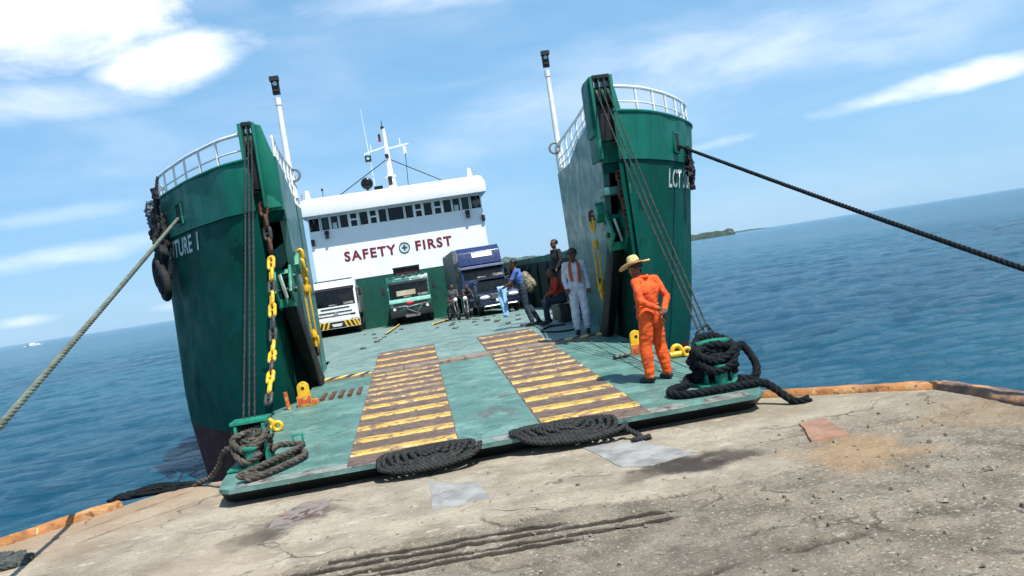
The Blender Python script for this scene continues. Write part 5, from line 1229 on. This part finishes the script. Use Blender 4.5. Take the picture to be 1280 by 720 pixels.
mid = E1.lerp(eR, .5) - Vector((0, 0, .04))
ext = slab('pier_extension', [(6.3, 8.5), (6.9, 8.0), (12, 5), (12, -8), (6.3, -8)], -2.6, -.06, MATS['quay_concrete'], 'lower concrete ledge beyond the right edge of the pier', 'ledge', 7); ext['kind'] = 'structure'
for k_ in ('label', 'category'): del ext[k_]
boll((eR.x, eR.y - .12, -.05), 'iron bollard on the lower ledge that the dark right mooring rope runs to')
rope_thing('mooring_rope', [E1 - nr_ * .25] + spline([E1, mid, eR], 20) + [eR + Vector((.2, -.15, -.02)), eR + Vector((.16, -.33, -.03)), eR + Vector((-.16, -.33, -.03)), eR + Vector((-.18, -.1, -.03))], .034, rope_dark, 'dark mooring rope from the right bow port out over the sea')

def mat_coil(cx, cy, a, b, rot, m, label, seed, turns=6, tail=None):
    random.seed(seed); pts = []; r = .036
    N_ = turns * 40
    for i in range(N_):
        t = i / N_; th = 2 * math.pi * turns * t; f = .05 + .95 * t ** .9
        u = a * f * math.copysign(abs(math.cos(th)) ** .8, math.cos(th)); v = b * f * math.sin(th)
        x = cx + u * math.cos(rot) - v * math.sin(rot) + .06 * noise.noise(Vector((th * .7, seed, 0))); y = cy + u * math.sin(rot) + v * math.cos(rot) + .03 * noise.noise(Vector((th * .8, seed, 4)))
        lip = 9.64; zr = rampz(max(y, lip)) + r + .012
        if y < lip: zr = max(.045, zr - (lip - y) * .62 - (.0 if y > lip - .06 else .03))
        zr += .012 * noise.noise(Vector((th * 2, 3, seed))) + .010 * (1 - t); pts.append((x, y, zr))
    if tail: pts += [tuple(p) for p in spline([pts[-1]] + tail, 8)[1:]]
    o = MB().rope(pts, r, step=.03, pitch=.16).build('rope_mat', m, smooth=70); tag(o, label, 'rope mat', 'flat rope mats on the ramp lip')
    # second layer
    return o
mat_coil(-.17, 9.63, .63, .20, R(3), rope_black, 'flattened coil of black rope on the ramp lip at the end of the left lane', 3, 7)
mat_coil(1.50, 9.66, .70, .21, R(-6), rope_black, 'flattened coil of black rope on the ramp lip at the end of the right lane', 8, 7, [(2.2, 9.5, .14), (2.32, 9.36, .05), (2.2, 9.28, .045), (2.42, 9.32, .045)])

def winding(cx, cy, z0, h, rad, m, label, seed, r=.05, tails=()):
    random.seed(seed); pts = []; n = 5
    for k in range(n * 18):
        a = k / 18 * 2 * math.pi; t = k / (n * 18)
        zz = z0 + .10 + h * (t * .9) + .06 * math.sin(a * 2 + seed)
        rx = rad * (1 + .14 * math.sin(a * 1.3 + seed)); pts.append((cx + rx * math.cos(a), cy + rx * .8 * math.sin(a), zz))
    a0 = pts[0]
    path = []
    if tails: path += spline(list(tails[0]) + [a0], 8)[:-1]
    path += [Vector(p) for p in pts]
    # hitches thrown over the horns
    zt = z0 + h + .10
    path += spline([path[-1], (cx - rad, cy - .22, zt - .05), (cx - rad * .2, cy - .30, zt - .22), (cx + rad * .9, cy - .24, zt - .08), (cx + rad * .6, cy + .1, zt + .05), (cx - rad * .5, cy + .05, zt + .07), (cx - rad * 1.05, cy - .2, zt - .16), (cx - rad * .4, cy - .34, zt - .34), (cx + rad * .6, cy - .32, zt - .28)], 8)[1:]
    if len(tails) > 1: path += spline([path[-1]] + list(tails[1]), 8)[1:]
    o = MB().rope(path, r, step=.035, pitch=.26).build('wound_rope', m, smooth=70); tag(o, label, 'rope'); return o
rz_ = rampz
winding(-2.33, 10.72, rz_(10.7), .34, .20, rope_brown, 'weathered brown rope wound round the fairlead at the left ramp corner', 2, .042,
        tails=([(-2.30, 9.80, rz_(9.8) + .05), (-2.05, 9.95, rz_(10) + .05), (-1.70, 10.45, rz_(10.5) + .06), (-1.80, 10.75, rz_(10.7) + .06), (-2.0, 10.55, rz_(10.5) + .06), (-2.22, 9.98, rz_(10) + .06), (-2.36, 9.85, rz_(9.8) + .10), (-2.05, 10.2, rz_(10.2) + .12), (-1.75, 10.80, rz_(10.8) + .12), (-2.05, 10.95, rz_(10.9) + .14)],
               [(-2.62, 10.6, .55), (-2.85, 10.9, .30), (-3.05, 11.15, .12), (-3.25, 11.3, .05), (-3.5, 11.45, -.15)]))
winding(3.80, 10.75, rz_(10.7), .44, .27, rope_dark, 'thick dark rope wound round the fairlead at the right ramp corner', 5, .056,
        tails=([(4.62, 9.75, .045), (4.42, 9.75, .05), (4.22, 10.0, rz_(10) + .02), (4.02, 10.05, rz_(10) + .06), (3.6, 10.05, rz_(10) + .06), (3.15, 10.10, rz_(10) + .06), (3.02, 10.28, rz_(10.3) + .06), (3.12, 10.48, rz_(10.5) + .06), (3.35, 10.62, rz_(10.6) + .06), (3.50, 10.85, rz_(10.8) + .1)],
               [(4.15, 10.55, .75), (4.28, 10.45, .5), (4.20, 10.35, rz_(10.4) + .06), (4.0, 10.4, rz_(10.4) + .07)]))
def heap(cx, cy, rx, ry, h, m, label, seed, z=0, n=9, r=.03):
    random.seed(seed); pts = []
    for k in range(n * 7):
        a = k * 2.0 + random.uniform(-.5, .5); q = random.uniform(.25, 1)
        x = cx + rx * q * math.cos(a); y = cy + ry * q * math.sin(a); pts.append((x, y, z + r + h * (1 - q) * min(1, k / (n * 4)) + random.uniform(0, .03)))
    o = MB().rope(spline(pts, 6), r, step=.035, pitch=.2).build('rope_heap', m, smooth=70); return tag(o, label, 'rope heap')
heap(-4.82, 8.98, .52, .34, .11, mat('grey_tangled_rope', (.055, .062, .058), .9, var=.4, vscale=9, bump=.6, bscale=50, stains=(((.14, .15, .14), .55, .7, 10, (1, 1, 1)),)), 'grey tangled heap of rope at the bottom left corner of the pier', 4, n=14, r=.028)
heap(-3.85, 11.42, .62, .16, .10, rope_dark, 'dark tangled rope lying on the pier edge left of the hull', 6, z=-.02, n=10, r=.026)
heap(-3.98, 11.25, .5, .1, .05, rope_dark, 'second', 16, z=-.02, n=3, r=.026)
bpy.data.objects.remove(bpy.data.objects['rope_heap.002'])
# fenders and cloths hung over the shoulder of each bow
def hung(name, side, s0, parts_, label):
    A, fl = bows[side][:2]; t = None; base, nn = shell_pt(A, s0, 4.6, side, fl); t = thing(name, tuple(base + nn * (.1 if side < 0 else -.08)), 0, label, 'fender')
    tx = Vector((-nn.y, nn.x, 0)); 
    if tx.x * side < 0: tx = -tx
    for k, (dx, z0, z1, w, m, nm) in enumerate(parts_):
        mb = MB(); vs = []; ni, nj = 20, 40
        for j in range(nj + 1):
            v = j / nj; z = z0 + (z1 - z0) * v
            for i in range(ni + 1):
                a = 2 * math.pi * i / ni; rr_ = w * (.55 + .45 * math.sin(math.pi * min(1, v * 1.15 + .1))) * (1 + .9 * noise.fractal(Vector((math.cos(a) * 1.8, math.sin(a) * 1.8, v * 6 + k * 9)), .8, 2, 4))
                q = tx * (dx + rr_ * math.cos(a) + .05 * math.sin(v * 5 + k)) + nn * (.12 + rr_ * .55 * math.sin(a)); vs.append((q.x, q.y, z - base.z))
        mb.add(vs, [(j * (ni + 1) + i, j * (ni + 1) + i + 1, (j + 1) * (ni + 1) + i + 1, (j + 1) * (ni + 1) + i) for j in range(nj) for i in range(ni)]); mb.build(nm, m, t, smooth=70)
    return t, tx, nn, base
tarp = cloth('faded_tarpaulin', (.10, .13, .16), stains=(((.03, .035, .04), .5, .62, 4, (1, 1, 1)),)); blk = cloth('black_netting', (.010, .011, .014))
t, tx, nn, base = hung('hanging_fender', -1, 3.75, [(0.25, 4.75, 3.9, .20, tarp, 'tarpaulin'), (-.02, 4.45, 3.0, .22, blk, 'netting'), (.28, 4.2, 3.15, .17, blk, 'netting'), (-.20, 4.95, 4.35, .10, blk, 'netting')], 'ragged bundle of black netting and grey tarpaulin hanging over the left bow')
for k in range(3):
    M = Matrix.Rotation(R(90), 3, 'X') @ Matrix.Rotation(.4 * k, 3, 'Z')
    P_ = tx * (.14 - .18 * k) + nn * .22; MB().tube([tuple(P_ + tx * .22 * math.cos(a) + Vector((0, 0, -1.35 - .14 * k + .26 * math.sin(a)))) for a in [i * math.pi / 10 for i in range(20)]], .075, 10, closed=True).build('tyre', rubber, t)
MB().rope(spline([tx * -.35 + nn * .05 + Vector((0, 0, .55)), tx * -.25 + nn * .1 + Vector((0, 0, .3)), tx * -.05 + nn * .12 + Vector((0, 0, .05)), tx * -.2 + nn * .15 + Vector((0, 0, -.4)), tx * .1 + nn * .2 + Vector((0, 0, -.9))], 10), .03).build('lashing', rope_brown, t)
t, tx, nn, base = hung('hanging_fender', 1, 3.3, [(0, 4.25, 3.75, .09, blk, 'netting'), (.02, 4.0, 3.3, .14, blk, 'netting')], 'black ragged cloth hanging beside the right rope port')
# hose loop on the deck in front of the seated man
rope_thing('deck_hose', spline([(3.45, 18.2, deckz(18.2) + .03), (3.0, 18.35, deckz(18.3) + .02), (2.72, 18.9, deckz(18.9) + .02), (3.0, 19.5, deckz(19.5) + .02), (3.4, 19.5, deckz(19.5) + .02)], 8), .02, rope_dark, 'dark hose curled on the deck beside the man in the white coverall', 'hose')
# far boat
bt = thing('outrigger_boat', (-352, 796, -1.15), R(70), 'tiny white outrigger boat far out on the sea at the left', 'boat')
MB().prism([(-7, 1.6), (-5.5, .1), (5.5, .1), (7, 1.5), (5.5, 1.0), (-5.5, 1.0)], 1.6, (0, -.8, 0)).build('hull', paint_w, bt, .1)
MB().b2(-3, 2, -.9, .9, 1.0, 2.6).build('cabin', white_paint, bt, .1)
for s in (-1, 1): MB().tube([(-7, s * 4, .35), (0, s * 4.1, .15), (7, s * 4, .4)], .18, 8).build('outrigger_float', white_paint, bt)
for x in (-3.5, 3.5): MB().tube([(x, -4, .35), (x, 0, 1.5), (x, 4, .35)], .10, 6).build('outrigger_arm', white_paint, bt)

# loose chips and grit on the worn concrete
random.seed(12); mb = MB()
grit = mat('concrete_grit', (.20, .175, .135), .9, var=.5, vscale=6)
for k in range(420):
    x = random.uniform(-2.5, 5.6); y = random.uniform(4.6, 7.3) if k % 3 else random.uniform(7.3, 9.2); r = random.uniform(.006, .020) * (1.5 if k % 17 == 0 else 1)
    M = Matrix.Rotation(random.uniform(0, 3), 3, 'Z') @ Matrix.Rotation(random.uniform(-.6, .6), 3, 'X')
    mb.box((x, y, r * .5 + .004), (r * 2, r * random.uniform(1, 2), r * 1.2), M=M, top=(random.uniform(.4, .8), random.uniform(.4, .8)))
tag(mb.build('loose_grit', grit), 'loose chips of grit scattered over the worn concrete of the pier', 'grit', kind='stuff')
